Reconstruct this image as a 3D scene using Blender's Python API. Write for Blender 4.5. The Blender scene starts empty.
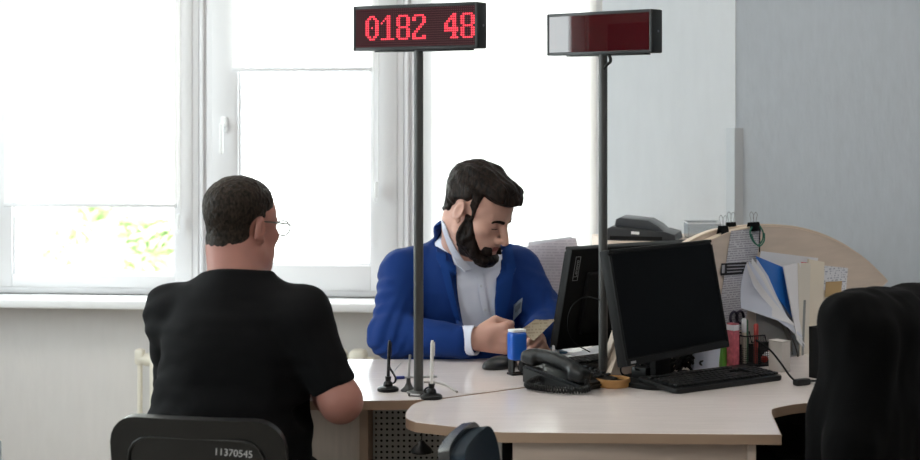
import bpy, bmesh, math, random
import numpy as np
from mathutils import Vector, Matrix, Euler
from mathutils.bvhtree import BVHTree

random.seed(7)
S = bpy.context.scene
COL = S.collection
PI = math.pi
R = math.radians

# ------------------------------------------------------------------ camera
CAMZ, FPX, CX, HY, HD = 1.48, 1600.0, 460.0, 112.0, 0.75
cam_d = bpy.data.cameras.new('camera'); cam = bpy.data.objects.new('camera', cam_d); COL.objects.link(cam)
cam.location = (0, 0, CAMZ); cam.rotation_euler = (PI/2, 0, 0)
cam_d.sensor_width = 36; cam_d.lens = FPX/920*36
cam_d.shift_y = -(230-HY)/920
cam_d.clip_start = .05; cam_d.clip_end = 300
cam_d.dof.use_dof = True; cam_d.dof.focus_distance = 4.35; cam_d.dof.aperture_fstop = 4.0
S.camera = cam

def P(px, py, Y):                      # photo point at a known depth
    return Vector(((px-CX)*Y/FPX, Y, CAMZ-(py-HY)*Y/FPX))
def D(px, py, z=HD):                   # photo point on a level surface
    Y = FPX*(CAMZ-z)/(py-HY)
    return Vector(((px-CX)*Y/FPX, Y, z))

# ------------------------------------------------------------------ materials
def lin(c):
    if isinstance(c, str):
        c = c.lstrip('#'); c = [int(c[i:i+2], 16)/255 for i in (0, 2, 4)]
    return tuple(x/12.92 if x <= .04045 else ((x+.055)/1.055)**2.4 for x in c) + (1,)
MATS = {}
def mat(name, col, rough=.5, metal=0, spec=.5, bump=0, bscale=40, var=0, vscale=8, stretch=(1,1,1), sheen=0, coat=0, sss=0):
    if name in MATS: return MATS[name]
    m = bpy.data.materials.new(name); m.use_nodes = True; MATS[name] = m
    nt = m.node_tree; b = nt.nodes['Principled BSDF']
    c = lin(col); b.inputs['Base Color'].default_value = c
    b.inputs['Roughness'].default_value = rough; b.inputs['Metallic'].default_value = metal
    b.inputs['Specular IOR Level'].default_value = spec
    if sheen: b.inputs['Sheen Weight'].default_value = sheen; b.inputs['Sheen Roughness'].default_value = .4
    if coat: b.inputs['Coat Weight'].default_value = coat; b.inputs['Coat Roughness'].default_value = .08
    if sss:
        b.inputs['Subsurface Weight'].default_value = sss; b.inputs['Subsurface Radius'].default_value = (.012, .005, .003)
    if bump or var:
        tc = nt.nodes.new('ShaderNodeTexCoord'); mp = nt.nodes.new('ShaderNodeMapping')
        mp.inputs['Scale'].default_value = stretch
        nt.links.new(tc.outputs['Object'], mp.inputs['Vector'])
        if var:
            n = nt.nodes.new('ShaderNodeTexNoise'); n.inputs['Scale'].default_value = vscale; n.inputs['Detail'].default_value = 5
            nt.links.new(mp.outputs[0], n.inputs['Vector'])
            rp = nt.nodes.new('ShaderNodeMapRange'); rp.inputs[1].default_value = .3; rp.inputs[2].default_value = .7
            rp.inputs[3].default_value = 1-var; rp.inputs[4].default_value = 1+var
            nt.links.new(n.outputs[0], rp.inputs[0])
            mx = nt.nodes.new('ShaderNodeVectorMath'); mx.operation = 'SCALE'
            mx.inputs[0].default_value = c[:3]; nt.links.new(rp.outputs[0], mx.inputs['Scale'])
            nt.links.new(mx.outputs[0], b.inputs['Base Color'])
        if bump:
            n2 = nt.nodes.new('ShaderNodeTexNoise'); n2.inputs['Scale'].default_value = bscale; n2.inputs['Detail'].default_value = 4
            nt.links.new(mp.outputs[0], n2.inputs['Vector'])
            bp = nt.nodes.new('ShaderNodeBump'); bp.inputs['Strength'].default_value = bump; bp.inputs['Distance'].default_value = .003
            nt.links.new(n2.outputs[0], bp.inputs['Height']); nt.links.new(bp.outputs[0], b.inputs['Normal'])
    return m
def emit(name, col, strength, base='#200004'):
    m = bpy.data.materials.new(name); m.use_nodes = True; MATS[name] = m
    b = m.node_tree.nodes['Principled BSDF']
    b.inputs['Base Color'].default_value = lin(base)
    b.inputs['Emission Color'].default_value = lin(col); b.inputs['Emission Strength'].default_value = strength
    return m
def glass_mat(name, tint='#ffffff', gloss=.07, rough=.0):
    m = bpy.data.materials.new(name); m.use_nodes = True; MATS[name] = m
    nt = m.node_tree; nt.nodes.clear()
    o = nt.nodes.new('ShaderNodeOutputMaterial'); t = nt.nodes.new('ShaderNodeBsdfTransparent'); g = nt.nodes.new('ShaderNodeBsdfGlossy')
    t.inputs[0].default_value = lin(tint); g.inputs['Roughness'].default_value = rough
    mx = nt.nodes.new('ShaderNodeMixShader'); mx.inputs[0].default_value = gloss
    nt.links.new(t.outputs[0], mx.inputs[1]); nt.links.new(g.outputs[0], mx.inputs[2]); nt.links.new(mx.outputs[0], o.inputs[0])
    return m
def translucent_mat(name, col, f=.6):
    m = bpy.data.materials.new(name); m.use_nodes = True; MATS[name] = m
    nt = m.node_tree; nt.nodes.clear()
    o = nt.nodes.new('ShaderNodeOutputMaterial'); t = nt.nodes.new('ShaderNodeBsdfTranslucent'); g = nt.nodes.new('ShaderNodeBsdfDiffuse')
    t.inputs[0].default_value = lin(col); g.inputs[0].default_value = lin(col)
    mx = nt.nodes.new('ShaderNodeMixShader'); mx.inputs[0].default_value = f
    nt.links.new(g.outputs[0], mx.inputs[1]); nt.links.new(t.outputs[0], mx.inputs[2]); nt.links.new(mx.outputs[0], o.inputs[0])
    return m
def print_mat(name, paper, ink, rows=120, seed=0, thr=.5, through=0):
    """paper with rows of small print, laid out in the sheet's own x / z"""
    m = bpy.data.materials.new(name); m.use_nodes = True; MATS[name] = m
    nt = m.node_tree; b = nt.nodes['Principled BSDF']; b.inputs['Roughness'].default_value = .8
    L = nt.links.new
    tc = nt.nodes.new('ShaderNodeTexCoord'); sp = nt.nodes.new('ShaderNodeSeparateXYZ'); L(tc.outputs['Object'], sp.inputs[0])
    mu = nt.nodes.new('ShaderNodeMath'); mu.operation = 'MULTIPLY'; mu.inputs[1].default_value = rows; L(sp.outputs['Z'], mu.inputs[0])
    fr = nt.nodes.new('ShaderNodeMath'); fr.operation = 'FRACT'; L(mu.outputs[0], fr.inputs[0])
    fl = nt.nodes.new('ShaderNodeMath'); fl.operation = 'FLOOR'; L(mu.outputs[0], fl.inputs[0])
    gt = nt.nodes.new('ShaderNodeMath'); gt.operation = 'GREATER_THAN'; gt.inputs[1].default_value = .5; L(fr.outputs[0], gt.inputs[0])
    cb = nt.nodes.new('ShaderNodeCombineXYZ')
    mx_ = nt.nodes.new('ShaderNodeMath'); mx_.operation = 'MULTIPLY'; mx_.inputs[1].default_value = 190; L(sp.outputs['X'], mx_.inputs[0])
    L(mx_.outputs[0], cb.inputs[0]); L(fl.outputs[0], cb.inputs[1]); cb.inputs[2].default_value = seed
    n = nt.nodes.new('ShaderNodeTexNoise'); n.inputs['Scale'].default_value = .9; n.inputs['Detail'].default_value = 1; L(cb.outputs[0], n.inputs['Vector'])
    g2 = nt.nodes.new('ShaderNodeMath'); g2.operation = 'GREATER_THAN'; g2.inputs[1].default_value = thr; L(n.outputs[0], g2.inputs[0])
    an = nt.nodes.new('ShaderNodeMath'); an.operation = 'MULTIPLY'; L(gt.outputs[0], an.inputs[0]); L(g2.outputs[0], an.inputs[1])
    mx = nt.nodes.new('ShaderNodeMix'); mx.data_type = 'RGBA'; L(an.outputs[0], mx.inputs[0])
    mx.inputs[6].default_value = lin(paper); mx.inputs[7].default_value = lin(ink); L(mx.outputs[2], b.inputs['Base Color'])
    if through:
        tr = nt.nodes.new('ShaderNodeBsdfTranslucent'); L(mx.outputs[2], tr.inputs[0]); ms = nt.nodes.new('ShaderNodeMixShader'); ms.inputs[0].default_value = through
        o = nt.nodes['Material Output']; L(b.outputs[0], ms.inputs[1]); L(tr.outputs[0], ms.inputs[2]); L(ms.outputs[0], o.inputs[0])
    return m

# ------------------------------------------------------------------ objects
def tag(o, label=None, cat=None, group=None, kind=None):
    if label: o['label'] = label
    if cat: o['category'] = cat
    if group: o['group'] = group
    if kind: o['kind'] = kind
    return o
def thing(name, label, cat, loc=(0,0,0), rotz=0, group=None):
    o = bpy.data.objects.new(name, None); COL.objects.link(o); o.empty_display_size = .05
    o.location = loc; o.rotation_euler = (0, 0, rotz)
    return tag(o, label, cat, group)
def link_mesh(name, me, m, parent=None, loc=None, rotz=0, angle=35):
    if len(me.polygons): me.polygons.foreach_set('use_smooth', [True]*len(me.polygons))
    if angle < 180: me.set_sharp_from_angle(angle=R(angle))
    if m: me.materials.append(m)
    o = bpy.data.objects.new(name, me); COL.objects.link(o)
    if parent: o.parent = parent
    if loc is not None: o.location = loc
    if rotz: o.rotation_euler = (0, 0, rotz)
    return o
def obj(name, bm, m, parent=None, loc=None, rotz=0, angle=35):
    bmesh.ops.recalc_face_normals(bm, faces=bm.faces)
    me = bpy.data.meshes.new(name); bm.to_mesh(me); bm.free()
    return link_mesh(name, me, m, parent, loc, rotz, angle)
def struct(name, bm, m, loc=None, rotz=0, parent=None, label=None):
    o = obj(name, bm, m, parent, loc, rotz)
    if parent is None: o['kind'] = 'structure'
    if label: o['label'] = label
    return o
def BM(): return bmesh.new()
def box(bm, c, s, rot=None, bev=0, seg=2):
    M = Matrix.Translation(Vector(c))
    if rot is not None: M = M @ (rot if isinstance(rot, Matrix) else Euler(rot).to_matrix().to_4x4())
    M = M @ Matrix.Diagonal((s[0], s[1], s[2], 1))
    r = bmesh.ops.create_cube(bm, size=1, matrix=M)
    if bev:
        es = list({e for v in r['verts'] for e in v.link_edges})
        bmesh.ops.bevel(bm, geom=es, offset=bev, segments=seg, affect='EDGES', profile=.5)
def span(bm, a, b, bev=0):
    box(bm, [(a[i]+b[i])/2 for i in range(3)], [abs(b[i]-a[i]) for i in range(3)], bev=bev)
def cyl(bm, p0, p1, r0, r1=None, n=18):
    p0, p1 = Vector(p0), Vector(p1); d = p1-p0
    M = Matrix.Translation((p0+p1)/2) @ d.to_track_quat('Z', 'Y').to_matrix().to_4x4()
    bmesh.ops.create_cone(bm, cap_ends=True, segments=n, radius1=r0, radius2=r0 if r1 is None else r1, depth=d.length, matrix=M)
def ball(bm, c, r, sc=(1,1,1), rot=None):
    M = Matrix.Translation(Vector(c))
    if rot is not None: M = M @ Euler(rot).to_matrix().to_4x4()
    bmesh.ops.create_uvsphere(bm, u_segments=20, v_segments=12, radius=r, matrix=M @ Matrix.Diagonal((sc[0], sc[1], sc[2], 1)))
def smooth_path(pts, n=6):
    pts = [Vector(p) for p in pts]
    if len(pts) < 3: return pts
    out = []; q = [2*pts[0]-pts[1]]+pts+[2*pts[-1]-pts[-2]]
    for i in range(1, len(q)-2):
        a, b, c, d = q[i-1:i+3]
        for k in range(n):
            t = k/n
            out.append(.5*((2*b)+(c-a)*t+(2*a-5*b+4*c-d)*t*t+(3*b-a-3*c+d)*t**3))
    out.append(pts[-1]); return out
def tube(bm, pts, r, n=8, smooth=6):
    pts = smooth_path(pts, smooth) if smooth else [Vector(p) for p in pts]
    rr = r if callable(r) else (lambda t: r)
    t0 = (pts[1]-pts[0]).normalized()
    u = t0.orthogonal().normalized(); rings = []
    for i, p in enumerate(pts):
        t = (pts[min(i+1, len(pts)-1)]-pts[max(i-1, 0)]).normalized()
        u = (u-t*u.dot(t)).normalized(); v = t.cross(u); rad = rr(i/(len(pts)-1))
        rings.append([bm.verts.new(p+rad*(math.cos(2*PI*k/n)*u+math.sin(2*PI*k/n)*v)) for k in range(n)])
    for a, b in zip(rings, rings[1:]):
        for k in range(n): bm.faces.new((a[k], a[(k+1) % n], b[(k+1) % n], b[k]))
    bm.faces.new(rings[0][::-1]); bm.faces.new(rings[-1])
def lathe(bm, prof, n=28, c=(0,0,0)):
    c = Vector(c); rings = []
    for r, z in prof:
        rings.append([bm.verts.new(c+Vector((r*math.cos(2*PI*k/n), r*math.sin(2*PI*k/n), z))) for k in range(n)] if r > 1e-6 else [bm.verts.new(c+Vector((0, 0, z)))])
    for a, b in zip(rings, rings[1:]):
        for k in range(n):
            k2 = (k+1) % n
            if len(a) == 1 and len(b) == 1: continue
            if len(a) == 1: bm.faces.new((a[0], b[k], b[k2]))
            elif len(b) == 1: bm.faces.new((a[k], b[0], a[k2]))
            else: bm.faces.new((a[k], a[k2], b[k2], b[k]))
def prism(bm, pts, z0, z1, M=None, bev=0, seg=2):
    a = [bm.verts.new((x, y, z0)) for x, y in pts]; b = [bm.verts.new((x, y, z1)) for x, y in pts]
    f0 = bm.faces.new(a[::-1]); f1 = bm.faces.new(b); fs = [f0, f1]
    n = len(pts)
    for i in range(n): fs.append(bm.faces.new((a[i], a[(i+1) % n], b[(i+1) % n], b[i])))
    vs = a+b
    if bev:
        es = list(f0.edges)+list(f1.edges)
        r = bmesh.ops.bevel(bm, geom=es, offset=bev, segments=seg, affect='EDGES', profile=.5)
        vs = list({v for v in bm.verts if v.is_valid and (v in r['verts'] or any(f.is_valid and v in f.verts for f in fs))})
    if M is not None: bmesh.ops.transform(bm, matrix=M, verts=[v for v in vs if v.is_valid])
def sheet(bm, rows, th=.0008):
    """a thin sheet through a grid of points, with real thickness"""
    V = [[Vector(p) for p in r] for r in rows]; nr, nc = len(V), len(V[0])
    nrm = [[None]*nc for _ in range(nr)]
    for i in range(nr):
        for j in range(nc):
            du = V[min(i+1, nr-1)][j]-V[max(i-1, 0)][j]; dv = V[i][min(j+1, nc-1)]-V[i][max(j-1, 0)]
            nrm[i][j] = du.cross(dv).normalized()
    A = [[bm.verts.new(V[i][j]+nrm[i][j]*th/2) for j in range(nc)] for i in range(nr)]
    B = [[bm.verts.new(V[i][j]-nrm[i][j]*th/2) for j in range(nc)] for i in range(nr)]
    for i in range(nr-1):
        for j in range(nc-1):
            bm.faces.new((A[i][j], A[i][j+1], A[i+1][j+1], A[i+1][j])); bm.faces.new((B[i][j], B[i+1][j], B[i+1][j+1], B[i][j+1]))
    for i in range(nr-1):
        bm.faces.new((A[i][0], A[i+1][0], B[i+1][0], B[i][0])); bm.faces.new((A[i][-1], B[i][-1], B[i+1][-1], A[i+1][-1]))
    for j in range(nc-1):
        bm.faces.new((A[0][j], B[0][j], B[0][j+1], A[0][j+1])); bm.faces.new((A[-1][j], A[-1][j+1], B[-1][j+1], B[-1][j]))
def quad_sheet(bm, c, n=8, th=.0008, bend=0):
    """sheet between four corners c = (a, b, c, d), optionally bowed"""
    a, b, cc, d = [Vector(q) for q in c]; nn = (b-a).cross(d-a).normalized()
    rows = []
    for i in range(n+1):
        s = i/n; r = []
        for j in range(n+1):
            t = j/n; p = (a*(1-t)+b*t)*(1-s)+(d*(1-t)+cc*t)*s
            r.append(p+nn*bend*math.sin(PI*s))
        rows.append(r)
    sheet(bm, rows, th)
def rrect(w, h, r, n=5):
    pts = []
    for cx, cy, a0 in ((w/2-r, h/2-r, 0), (-w/2+r, h/2-r, 90), (-w/2+r, -h/2+r, 180), (w/2-r, -h/2+r, 270)):
        for k in range(n+1):
            a = R(a0+90*k/n); pts.append((cx+r*math.cos(a), cy+r*math.sin(a)))
    return pts
def text_mesh(name, s, size, m, parent, M, depth=.0004, align='CENTER', sx=1):
    cu = bpy.data.curves.new(name, 'FONT'); cu.body = s; cu.size = size; cu.extrude = depth; cu.align_x = align; cu.align_y = 'CENTER'
    t = bpy.data.objects.new(name, cu); COL.objects.link(t)
    dg = bpy.context.evaluated_depsgraph_get()
    me = bpy.data.meshes.new_from_object(t.evaluated_get(dg)); bpy.data.objects.remove(t); bpy.data.curves.remove(cu)
    me.transform(M @ Matrix.Diagonal((sx, 1, 1, 1)))
    me.materials.clear()
    return link_mesh(name, me, m, parent, angle=30)
def dup(root, loc, rotz, label=None, group=None):
    r = root.copy(); COL.objects.link(r); r.location = loc; r.rotation_euler = (0, 0, rotz)
    if label: r['label'] = label
    if group: r['group'] = group
    for ch in list(root.children):
        c = ch.copy(); COL.objects.link(c); c.parent = r
        for g in list(ch.children):
            d = g.copy(); COL.objects.link(d); d.parent = c
    return r

# ------------------------------------------------------------------ implicit surfaces for soft shapes (people, cloth)
f32 = np.float32
def V3(*a): return np.array(a, dtype=f32)
def smin(a, b, k):
    if k <= 0: return np.minimum(a, b)
    h = np.clip(.5+.5*(b-a)/k, 0, 1)
    return b*(1-h)+a*h-k*h*(1-h)
def smax(a, b, k): return -smin(-a, -b, k)
def ell(c, r, M=None):
    c = V3(*c); r = V3(*r); Mi = None if M is None else np.array(M.to_3x3().inverted(), dtype=f32)
    def f(p):
        q = p-c
        if Mi is not None: q = q @ Mi.T
        k0 = np.sqrt(((q/r)**2).sum(1))+1e-9; k1 = np.sqrt(((q/(r*r))**2).sum(1))+1e-9
        return np.where(k0 < 1e-4, -r.min(), k0*(k0-1)/k1)
    return f
def cap(a, b, ra, rb=None):
    a = V3(*a); b = V3(*b); ba = b-a; L2 = float(ba @ ba)+1e-12; rb_ = ra if rb is None else rb
    def f(p):
        q = p-a; h = np.clip((q @ ba)/L2, 0, 1)
        return np.sqrt(((q-h[:, None]*ba)**2).sum(1))-(ra+(rb_-ra)*h)
    return f
def rbox(c, half, rad, M=None):
    c = V3(*c); hf = V3(*half)-rad; Mi = None if M is None else np.array(M.to_3x3().inverted(), dtype=f32)
    def f(p):
        q = p-c
        if Mi is not None: q = q @ Mi.T
        q = np.abs(q)-hf
        return np.sqrt((np.maximum(q, 0)**2).sum(1))+np.minimum(q.max(1), 0)-rad
    return f
def hash3(i, j, k, s=0):
    n = (i*73856093) ^ (j*19349663) ^ (k*83492791) ^ (s*2654435)
    n = (n ^ (n >> 13))*1274126177 & 0x7fffffff
    return ((n ^ (n >> 16)) & 0xffff)/65535.0
def noise(p, sc, seed=0):
    q = p*np.array(sc, dtype=f32); i = np.floor(q).astype(np.int64); t = q-i; t = t*t*(3-2*t)
    o = 0
    for dx in (0, 1):
        for dy in (0, 1):
            for dz in (0, 1):
                w = (t[:, 0] if dx else 1-t[:, 0])*(t[:, 1] if dy else 1-t[:, 1])*(t[:, 2] if dz else 1-t[:, 2])
                o = o+w*hash3(i[:, 0]+dx, i[:, 1]+dy, i[:, 2]+dz, seed)
    return (o*2-1).astype(f32)
class Shape:
    """ordered list of (op, function, blend); post(p, d) may carve or wrinkle the result"""
    def __init__(s): s.l = []; s.post = None
    def add(s, f, k=0): s.l.append(('+', f, k)); return s
    def cut(s, f, k=0): s.l.append(('-', f, k)); return s
    def __call__(s, p, sel=None):
        d = np.full(len(p), 1e3, dtype=f32)
        for n, (op, f, k) in enumerate(s.l):
            if sel is not None and not sel[n]: continue
            d = smin(d, f(p), k) if op == '+' else smax(d, -f(p), k)
        return s.post(p, d) if s.post else d
    def pick(s, c, hd):
        vals = [float(f(c)[0]) for _, f, _ in s.l]
        m = min((v for v, l in zip(vals, s.l) if l[0] == '+'), default=0)
        return [(v < max(m, 0)+2*hd+.09) if l[0] == '+' else (v < 2*hd+.05) for v, l in zip(vals, s.l)]
def mesh_sdf(name, f, lo, hi, h, m, parent=None, B=20, margin=1.6, origin=None, relax=1):
    lo = np.array(lo, dtype=np.float64); hi = np.array(hi, dtype=np.float64)
    nb = np.ceil((hi-lo)/(h*B)).astype(int); N = nb*B+4
    hd = B*h*math.sqrt(3)/2
    g = np.stack(np.meshgrid(*[np.arange(B+1)]*3, indexing='ij'), -1).reshape(-1, 3)
    VI, VP, Q = [], [], []
    key = lambda a: (a[..., 0]*N[1]+a[..., 1])*N[2]+a[..., 2]
    corners = [(a, b, c) for a in (0, 1) for b in (0, 1) for c in (0, 1)]
    edges = [(i, j) for i in range(8) for j in range(i+1, 8) if sum(x != y for x, y in zip(corners[i], corners[j])) == 1]
    cc = lo+(np.stack(np.meshgrid(*[np.arange(n) for n in nb], indexing='ij'), -1).reshape(-1, 3)+.5)*B*h
    dc = f(cc.astype(f32))
    for c, d in zip(cc, dc):
        if abs(d) > hd*margin+.02: continue
        i0 = np.round((c-lo)/h-B/2).astype(np.int64)
        idx = g+i0; p = (lo+idx*h).astype(f32)
        sel = f.pick(c[None].astype(f32), hd) if isinstance(f, Shape) else None
        v = (f(p, sel) if sel is not None else f(p)).reshape(B+1, B+1, B+1)
        ins = v < 0
        if ins.all() or not ins.any(): continue
        cv = np.stack([v[a:a+B, b:b+B, e:e+B] for a, b, e in corners], -1); ci = cv < 0
        act = ci.any(-1) & ~ci.all(-1)
        ijk = np.argwhere(act)
        if not len(ijk): continue
        w = cv[act]; acc = np.zeros((len(w), 3)); cnt = np.zeros(len(w))
        for a, b in edges:
            x = (w[:, a] < 0) != (w[:, b] < 0)
            t = np.where(x, w[:, a]/(w[:, a]-w[:, b]+1e-20), 0)
            ca, cb = np.array(corners[a]), np.array(corners[b])
            acc += np.where(x[:, None], ca+t[:, None]*(cb-ca), 0); cnt += x
        VI.append(key(ijk+i0+1)); VP.append(lo+(ijk+i0+acc/cnt[:, None])*h)
        for ax in range(3):
            o1, o2 = (ax+1) % 3, (ax+2) % 3
            sl = [slice(0, B)]*3; s2 = list(sl); s2[ax] = slice(1, B+1)
            a = ins[tuple(sl)]; b = ins[tuple(s2)]
            e = np.argwhere(a != b)
            if not len(e): continue
            flip = a[a != b]
            e = e+i0+1
            u1 = np.zeros(3, int); u1[o1] = 1; u2 = np.zeros(3, int); u2[o2] = 1
            q = np.stack([key(e-u1-u2), key(e-u2), key(e), key(e-u1)], -1)
            q[~flip] = q[~flip][:, ::-1]
            Q.append(q)
    VI = np.concatenate(VI); VP = np.concatenate(VP); Q = np.concatenate(Q)
    ids, first = np.unique(VI, return_index=True); pts = VP[first]
    pos = np.searchsorted(ids, Q); pos = np.clip(pos, 0, len(ids)-1)
    ok = (ids[pos] == Q).all(1); faces = pos[ok]
    for _ in range(relax):
        acc = np.zeros_like(pts); cnt = np.zeros(len(pts))
        for a, b in ((0, 1), (1, 2), (2, 3), (3, 0)):
            np.add.at(acc, faces[:, a], pts[faces[:, b]]); np.add.at(cnt, faces[:, a], 1)
            np.add.at(acc, faces[:, b], pts[faces[:, a]]); np.add.at(cnt, faces[:, b], 1)
        pts = pts*.5+.5*acc/np.maximum(cnt, 1)[:, None]
    if origin is not None: pts = pts-np.array(origin)
    me = bpy.data.meshes.new(name)
    me.vertices.add(len(pts)); me.vertices.foreach_set('co', pts.astype(f32).ravel())
    me.loops.add(len(faces)*4); me.loops.foreach_set('vertex_index', faces.astype(np.int32).ravel())
    me.polygons.add(len(faces)); me.polygons.foreach_set('loop_start', np.arange(0, len(faces)*4, 4, dtype=np.int32))
    me.update(calc_edges=True); me.validate()
    return link_mesh(name, me, m, parent, angle=180)
def poly2(pts, ax=(0, 2)):
    """signed distance to a polygon in two of the three axes (negative inside)"""
    pts = np.array(pts, dtype=f32)
    def f(p):
        q = p[:, list(ax)]; d = np.full(len(q), 1e9, dtype=f32); s = np.ones(len(q), dtype=bool)
        n = len(pts)
        for i in range(n):
            a, b = pts[i], pts[i-1]; e = b-a; w = q-a
            t = np.clip((w @ e)/(e @ e+1e-12), 0, 1); d = np.minimum(d, ((w-t[:, None]*e)**2).sum(1))
            c1 = q[:, 1] >= a[1]; c2 = q[:, 1] < b[1]; c3 = e[0]*w[:, 1] > e[1]*w[:, 0]
            s ^= (c1 & c2 & c3) | (~c1 & ~c2 & ~c3)
        return np.where(s, np.sqrt(d), -np.sqrt(d))
    return f
# ================================================================== the room
M_wallW = mat('wall_white', '#dcd8d6', .85, bump=.25, bscale=90, stretch=(1, 1, .25), var=.02, vscale=30)
M_wallR = mat('wall_blue_grey', '#c2cad2', .85, bump=.35, bscale=90, stretch=(1, 1, .3), var=.03, vscale=40)
M_wallL = mat('wall_taupe', '#77726e', .85)
M_floor = mat('floor_lino', '#aaa298', .45, var=.08, vscale=6)
M_ceil = mat('ceiling_white', '#e8e6e2', .9)
M_pvc = mat('pvc_white', '#e6e5e7', .32)
M_sill = mat('sill_white', '#efeeee', .3)
M_rad = mat('radiator_cream', '#e6e0d2', .4)
M_gasket = mat('gasket_grey', '#55575a', .6)
M_glass = glass_mat('window_glass', '#f7fbfa', .05)
M_blind = translucent_mat('blind_fabric', '#f6f4f2', .62)
M_steel = mat('steel', '#8f9194', .3, 1)
M_black = mat('black_plastic', '#0b0c0d', .42, spec=.35)
M_blackm = mat('black_matt', '#08090a', .65, spec=.25)
M_dgrey = mat('dark_grey_plastic', '#2b2d30', .4)

WO = Vector((-.6, 6.0, 0)); WA = R(6.0)                 # window wall: origin and turn
we = Vector((math.cos(WA), -math.sin(WA), 0))
def U(px):
    k = (px-CX)/FPX
    return (WO.x-k*WO.y)/(k*we.y-we.x)
def ZU(px, py):
    Y = WO.y+U(px)*we.y
    return CAMZ-(py-HY)*Y/FPX
ROT_W = -WA
CEIL = 2.95
XL, YB = -2.75, -1.6                                     # left wall, wall behind
PIER = P(736, 0, 5.55); PIER.z = 0
u_end = U(603)
wall_end = WO+we*u_end

bm = BM(); span(bm, (-3.2, -2.0, -.1), (4.4, 6.6, 0)); struct('floor', bm, M_floor)
bm = BM(); span(bm, (-3.2, -2.0, CEIL), (4.4, 6.6, CEIL+.1)); struct('ceiling', bm, M_ceil)

wins = []   # (u0, u1, glass_u0, glass_u1, z0, zg0)
z_sill = ZU(300, 297.5)
wins.append((U(-20), U(195.5), U(10), U(170.5), ZU(90, 291), ZU(90, 274.5)))
wins.append((U(203.5), U(402), U(237.5), U(367.5), ZU(300, 292), ZU(300, 264.3)))
wins.append((U(410), U(601), U(434), U(585), ZU(500, 297), ZU(500, 268)))
z_b = z_sill; z_t = 2.62
TH = .32
# back wall in pieces round the window opening (one mesh, the wall itself)
u_left = (XL-WO.x)/we.x-.35
bm = BM()
span(bm, (u_left, 0, 0), (u_end+.05, TH, z_b))
span(bm, (u_left, 0, z_t), (u_end+.05, TH, CEIL))
span(bm, (u_left, 0, z_b), (wins[0][0], TH, z_t))
span(bm, (wins[2][1], 0, z_b), (u_end+.05, TH, z_t))
struct('wall_back', bm, M_wallW, WO, ROT_W)
# splayed pier between the window wall and the right-hand wall
bm = BM()
a = wall_end; b = PIER
prism(bm, [(a.x, a.y), (b.x, b.y), (4.3, b.y-.02), (4.3, 6.6), (a.x, 6.6)][::1], 0, CEIL)
for f in bm.faces: pass
ow = struct('wall_right', bm, M_wallR)
bm = BM()
d = (b-a).normalized(); nrm = Vector((d.y, -d.x, 0))
prism(bm, [(a.x, a.y), (a.x+nrm.x*.004, a.y+nrm.y*.004), (b.x+nrm.x*.004, b.y+nrm.y*.004), (b.x, b.y)], 0, CEIL)
struct('wall_pier', bm, mat('wall_pale_grey', '#cdd0d4', .85, bump=.25, bscale=90, stretch=(1, 1, .25), var=.02, vscale=30))
bm = BM()
gz = CAMZ-(128-HY)*PIER.y/FPX
d2 = Vector((1, -.006, 0)).normalized()
q0 = b-d*.034+nrm*.008; q1 = b+nrm*.008+Vector((-.002, -.006, 0)); q2 = b+d2*.024+Vector((0, -.006, 0))
prism(bm, [(q0.x, q0.y), (q1.x, q1.y), (q2.x, q2.y), (b.x+d2.x*.024, b.y), (b.x, b.y), (b.x-d.x*.034, b.y-d.y*.034)], .08, gz)
struct('trim_1', bm, mat('corner_guard', '#b4b8bd', .45))
# wall on the right side and behind the viewer
bm = BM(); span(bm, (4.3, -2.0, 0), (4.4, 6.6, CEIL)); struct('wall_side', bm, M_wallR)
bm = BM(); span(bm, (-3.2, YB-.1, 0), (4.4, YB, CEIL)); struct('wall_front', bm, M_wallW)
# left wall with a tall window
LW0, LW1, LZ0, LZ1 = 3.865, 5.35, .82, 2.6
bm = BM()
for (y0, y1, z0, z1) in ((YB-.4, 1.2, 0, CEIL), (2.45, LW0, 0, CEIL), (LW1, 6.6, 0, CEIL), (LW0, LW1, 0, LZ0), (LW0, LW1, LZ1, CEIL), (1.2, 2.45, 0, LZ0), (1.2, 2.45, LZ1, CEIL)):
    span(bm, (XL-.3, y0, z0), (XL, y1, z1))
struct('wall_left', bm, M_wallL)
def left_window(n, y0, y1):
    w = bpy.data.objects.new('window_%d' % n, None); COL.objects.link(w); w['kind'] = 'structure'; w.location = (XL-.12, (y0+y1)/2, LZ0)
    h = LZ1-LZ0; wd = y1-y0
    bm = BM()
    for s in (-1, 1): box(bm, (0, s*(wd/2-.035), h/2), (.07, .07, h), bev=.006)
    for z in (.035, h-.035): box(bm, (0, 0, z), (.07, wd-.14, .07), bev=.006)
    obj('frame', bm, M_pvc, w)
    bm = BM(); box(bm, (0, 0, h/2), (.006, wd-.14, h-.14)); obj('glass', bm, M_glass, w)
left_window(4, LW0, LW1); left_window(5, 1.2, 2.45)

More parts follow.
